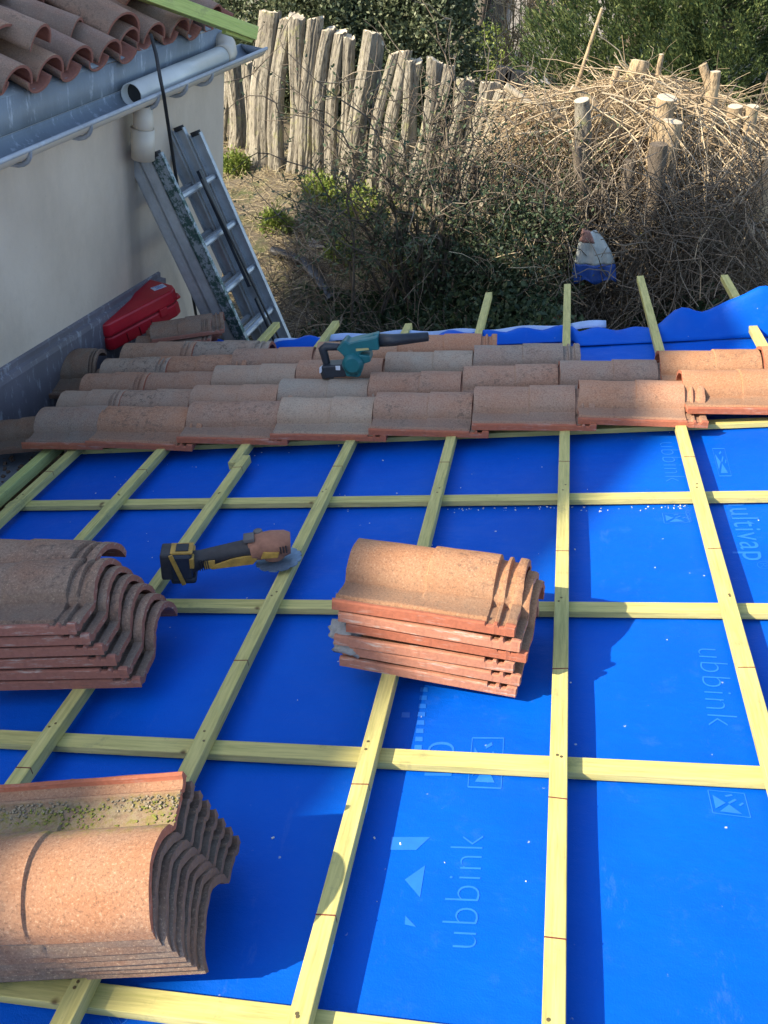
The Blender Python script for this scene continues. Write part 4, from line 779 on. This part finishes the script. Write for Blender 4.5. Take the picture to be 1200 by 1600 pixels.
# ------------------------------------------------------------------ heap of dead brush on old stumps
tx = [740, 800, 850, 900, 950, 1000, 1050, 1100, 1150, 1200, 1280, 1400]; ty = [190, 165, 140, 140, 122, 112, 118, 135, 170, 185, 175, 180]
n = 15000; pxs = np.where(rng.uniform(0, 1, n) < .12, rng.uniform(800, 880, n), rng.uniform(850, 1380, n)); dep = rng.uniform(0, 1, n); top = np.interp(pxs, tx, ty)
bot = np.interp(pxs, [740, 800, 900, 1000, 1080, 1200, 1400], [330, 400, 480, 470, 500, 520, 540]); f = rng.uniform(0, 1, n) ** 1.25; pys = top + f * (bot - top)
Yd = 9.35 - f * 1.25 + rng.uniform(-.12, .5, n) + np.interp(pxs, [1020, 1120], [0, .6]); P0 = np.array([aty(x, y, Y) for x, y, Y in zip(pxs, pys, Yd)])
hang = (f > .55)[:, None]; d = rng.normal(size=(n, 3)) * [1, .55, .38] * np.where(f < .25, 1, 1)[:, None] + np.where(hang, np.array([0, 0, -.9]), np.array([.0, -.15, -.12])); d[:, 2] = np.where((f < .3) & (d[:, 2] > 0), -.3 * d[:, 2], d[:, 2]); LW_ = rng.uniform(.2, .7, n)
TW = curvy(P0, d, LW_, 7, .26, .06); V, Fq = twigs(TW, np.linspace(1, .5, 7)[None] * rng.choice([.003, .0045, .008], n, p=[.5, .36, .14])[:, None])
tag(link('brush_pile', fast_mesh('brush_pile', V, Fq, M_TWIG)), 'big heap of dry straw-coloured brushwood and vines over old stumps on the right', 'brush pile', kind='stuff')
n = 340; pxs = rng.uniform(800, 1260, n); pys = np.interp(pxs, tx, ty) + rng.uniform(5, 170, n); P0 = np.array([aty(x, y, 8.9) for x, y in zip(pxs, pys)]); P0[:, 1] += rng.uniform(-.3, .1, n); TW = curvy(P0, rng.normal(size=(n, 3)) * [1, .4, .25] + [.3, -.2, -.35], rng.uniform(.6, 1.4, n), 9, .10, .05); TW = TW[(TW[:, :, 2].max(1) - TW[:, 0, 2]) < .18]; n = len(TW); V, Fq = twigs(TW, np.linspace(1, .5, 9)[None] * rng.uniform(.005, .010, n)[:, None])
tag(link('long_branches', fast_mesh('long_branches', V, Fq, M_TWIG)), 'long pale branches tangled over the front of the brush heap', 'branches', kind='stuff')
n = 2000; pxs = rng.uniform(840, 1200, n); pys = rng.uniform(300, 520, n); P0 = np.array([aty(x, y, 7.95) for x, y in zip(pxs, pys)]); P0[:, 1] += rng.uniform(-.1, .5, n); TW = curvy(P0, rng.normal(size=(n, 3)) * [.5, .3, .6], rng.uniform(.3, 1., n), 7, .25, .05); V, Fq = twigs(TW, np.full((n, 7), .004)); tag(link('hanging_vines', fast_mesh('hanging_vines', V, Fq, M_TWIGD)), 'brown vines hanging in the shade below the brush heap', 'vines', kind='stuff')
n = 6000; pxs = rng.uniform(780, 925, n); pys = rng.uniform(260, 490, n); P0 = np.array([aty(x, y, 8.5) for x, y in zip(pxs, pys)]) + rng.normal(size=(n, 3)) * .22; V, Fq = leaves(P0, .04, None, 1, .5); tag(link('ivy', fast_mesh('ivy', V, Fq, M_LIVY)), 'dark green ivy growing through the left side of the brush heap', 'ivy', kind='stuff')

def log(pts, Y, r, label, name, cat, mats=(None,), grp=None, ground=False, fork=None):
    P = [Vector(aty(x, y, Y + (dy if len(q) > 2 else 0))) for q in pts for x, y, dy in [(q[0], q[1], q[2] if len(q) > 2 else 0)]]
    if ground: P.append(Vector((P[-1].x, P[-1].y, gh(P[-1].x, P[-1].y) - .05)))
    Q = []; 
    for a, b in zip(P, P[1:]):
        for t in range(5): Q.append(a.lerp(b, t / 5) + Vector((random.uniform(-1, 1), random.uniform(-1, 1), 0)) * r * .08)
    Q.append(P[-1]); Rr = [r * (1 + .35 * (i / len(Q)) + random.uniform(-.07, .07)) for i in range(len(Q))]
    mb = MB(); mb.tube(Q, Rr, 11, 0, smooth=True); 
    top = Q[0] + (Q[0] - Q[1]).normalized() * .002; o = tag(mb.build(name, [mats[0]]), label, cat, grp)
    if name != 'tree_trunk':
        mb = MB(); mb.tube([Q[0] + (Q[0] - Q[1]).normalized() * .004, Q[0]], [Rr[0] * .93, Rr[0] * .98], 11); mb.build('cut_end', M_CUT, o)
    return o
G2 = 'old stumps in the brush heap'
log([(1000, 96), (990, 132), (985, 300)], 9.5, .085, 'upright pale stump at the top of the brush heap, in front of the dark conifer', 'stump', 'stump', (M_STUMP,), G2, True)
log([(1042, 152), (1030, 205), (1020, 420)], 8.7, .085, 'smooth tan stump with slanted cut above the cracked one', 'stump', 'stump', (M_STUMP,), G2, True)
log([(1052, 190), (1038, 240), (1025, 460)], 8.45, .095, 'thick cracked stump with sawn top just below the smooth tan one', 'stump', 'stump', (M_STUMP,), G2, True)
log([(908, 156), (912, 205), (900, 480)], 8.6, .065, 'grey flat-topped stump at the left of the brush heap', 'stump', 'stump', (M_POST,), G2, True)
log([(1150, 166), (1140, 220), (1130, 470)], 9.0, .065, 'pale stump at the right, left of a close pair', 'stump', 'stump', (M_STUMP,), G2, True)
log([(1176, 166), (1164, 225), (1155, 470)], 9.0, .055, 'narrower pale stump at the right, right of a close pair', 'stump', 'stump', (M_STUMP,), G2, True)
f1 = log([(1118, 112), (1112, 150), (1100, 300)], 9.3, .05, 'forked pale stump standing against the bright green conifer', 'stump', 'stump', (M_STUMP,), G2, True)
pa, pb_ = Vector(aty(1098, 101, 9.3)), Vector(aty(1110, 140, 9.3)); mb = MB(); mb.tube([pa, pa.lerp(pb_, .5), pb_], [.04, .038, .045], 9); mb.build('fork', M_STUMP, f1)
log([(1210, 250), (1190, 300), (1180, 340)], 8.3, .07, 'thick sunlit branch stub at the right picture edge', 'branch', 'branch', (M_STUMP,))
log([(965, 105), (955, 140)], 9.3, .028, 'thin pale stick stub left of the tall pale stump', 'stick', 'stick', (M_STUMP,), None)
log([(1034, 85), (1025, 130)], 9.5, .022, 'thin pointed stick right of the tall pale stump', 'stick', 'stick', (M_STUMP,), None)
log([(941, 13), (920, 75), (900, 137), (893, 175)], 9.7, .016, 'long thin pale pole leaning in front of the conifers', 'pole', 'pole', (M_STUMP,))
log([(790, 134), (830, 165), (872, 198)], 9.2, .03, 'pale peeled pole lying across the fence logs at a slant', 'pole', 'pole', (M_CUT,))
log([(843, 160), (880, 195), (910, 230)], 8.9, .05, 'pale branch lying on the left slope of the brush heap', 'branch', 'branch', (M_STUMP,))
log([(893, 138), (925, 160), (960, 205), (1000, 260)], 8.8, .035, 'bent weathered branch sloping down behind the flat-topped stump', 'branch', 'branch', (M_STUMP,))
G3 = 'dark trunks under the brush heap'
log([(1030, 225), (1020, 330), (985, 400), (945, 500)], 8.2, .075, 'thick dark trunk right of the hanging bag, leaning down to the left', 'tree_trunk', 'tree trunk', (M_BARK,), G3, True)
log([(985, 250), (975, 330), (1000, 420), (1010, 505)], 8.2, .05, 'twisting dark trunk between the bag and the second projecting batten', 'tree_trunk', 'tree trunk', (M_BARK,), G3, True)
log([(1140, 330), (1100, 400), (1060, 500)], 8.25, .10, 'broad brown trunk leaning right behind the raised blue sheet', 'tree_trunk', 'tree trunk', (M_BARK,), G3, True)
log([(900, 230), (915, 350), (900, 420), (905, 500)], 8.1, .04, 'thin dark trunk left of the hanging bag', 'tree_trunk', 'tree trunk', (M_BARK,), G3, True)
log([(745, 260), (725, 340), (705, 480)], 8.5, .045, 'dark slanting trunk behind the straggly bush', 'tree_trunk', 'tree trunk', (M_BARK,), G3, True)
# hanging plastic bag
BG = thing('plastic_bag', 'torn white and blue plastic bag caught on a branch below the brush', 'plastic bag')
bt = [(917, 350), (963, 405), (961, 436), (940, 440), (915, 436), (893, 438), (900, 405)]
def bagf(a, b, y0=0, y1=1):
    f = y0 + (y1 - y0) * a; x0 = np.interp(f, [0, .3, .75, 1], [913, 905, 896, 892]); x1 = np.interp(f, [0, .25, .5, .75, 1], [921, 942, 955, 962, 963]); x = x0 + (x1 - x0) * b; y = 348 + f * 90 + (4 * math.sin(b * 14) if f > .97 else 0)
    p = aty(x, y, 7.75); return (p[0], p[1] - .05 * math.sin(b * math.pi) + .02 * math.sin(b * 17 + f * 4) * f, p[2])
mb = MB(); mb.grid(16, 26, lambda a, b: bagf(a, b, .12, .70 )); mb.build('bag_body', M_BAG, BG, solid=.001)
mb = MB(); mb.grid(8, 26, lambda a, b: bagf(a, b, .70 - .0, 1)); mb.build('bag_bottom', M_BAGB, BG, solid=.001)
mb = MB(); mb.grid(6, 10, lambda a, b: (lambda p: (p[0], p[1] - .004, p[2]))(bagf(a, b * .6, .10, .32))); mb.build('bag_print', M_BAGR, BG, solid=.001)
# debris in the hollow
def slab(px, py, z, d, rz, rx, m, lab, name, cat, grp=None):
    q = onz(px, py, z); mb = MB(); mb.box((0, 0, 0), d); return tag(mb.build(name, m, None, Matrix.Translation((q[0], q[1], z)) @ RZ(rz) @ RX(rx), bevel=.006), lab, cat, grp)
G4 = 'old boards behind the roof edge'
slab(805, 480, -2.15, (.7, .14, .03), -28, 12, simple('old_grey_board', (.36, .33, .28), .9), 'old grey board lying slanted behind the roof edge, upper one', 'board', 'board', G4)
slab(790, 500, -2.2, (.8, .12, .03), -22, 8, simple('old_grey_board_b', (.30, .28, .24), .9), 'old grey board lying slanted behind the roof edge, lower one', 'board', 'board', G4)
slab(740, 505, -2.25, (.35, .3, .12), 20, 10, M_STONE, 'pale stone block left of the old boards', 'stone', 'stone')
slab(695, 462, -2.2, (.22, .2, .1), -20, 10, M_STONE, 'grey stone among the bush stems', 'stone', 'stone')
slab(850, 500, -2.1, (.22, .2, .06), -30, 12, M_CLAY, 'broken red tile piece right of the old boards', 'tile_piece', 'tile')
slab(520, 385, -2.3, (.5, .2, .06), 15, 5, M_STONE, 'flat pale stone on the sunlit bank edge', 'stone', 'stone')
q = [onz(x, y, -2.28) for x, y in ((425, 385), (450, 392), (475, 402), (500, 425), (520, 450))]; mb = MB(); mb.tube([(p[0], p[1], gh(p[0], p[1]) + .05) for p in q], .06, 10, sq=(1, .7)); tag(mb.build('rubber_hose', M_BLPL), 'thick black hose half buried on the shaded bank', 'hose')
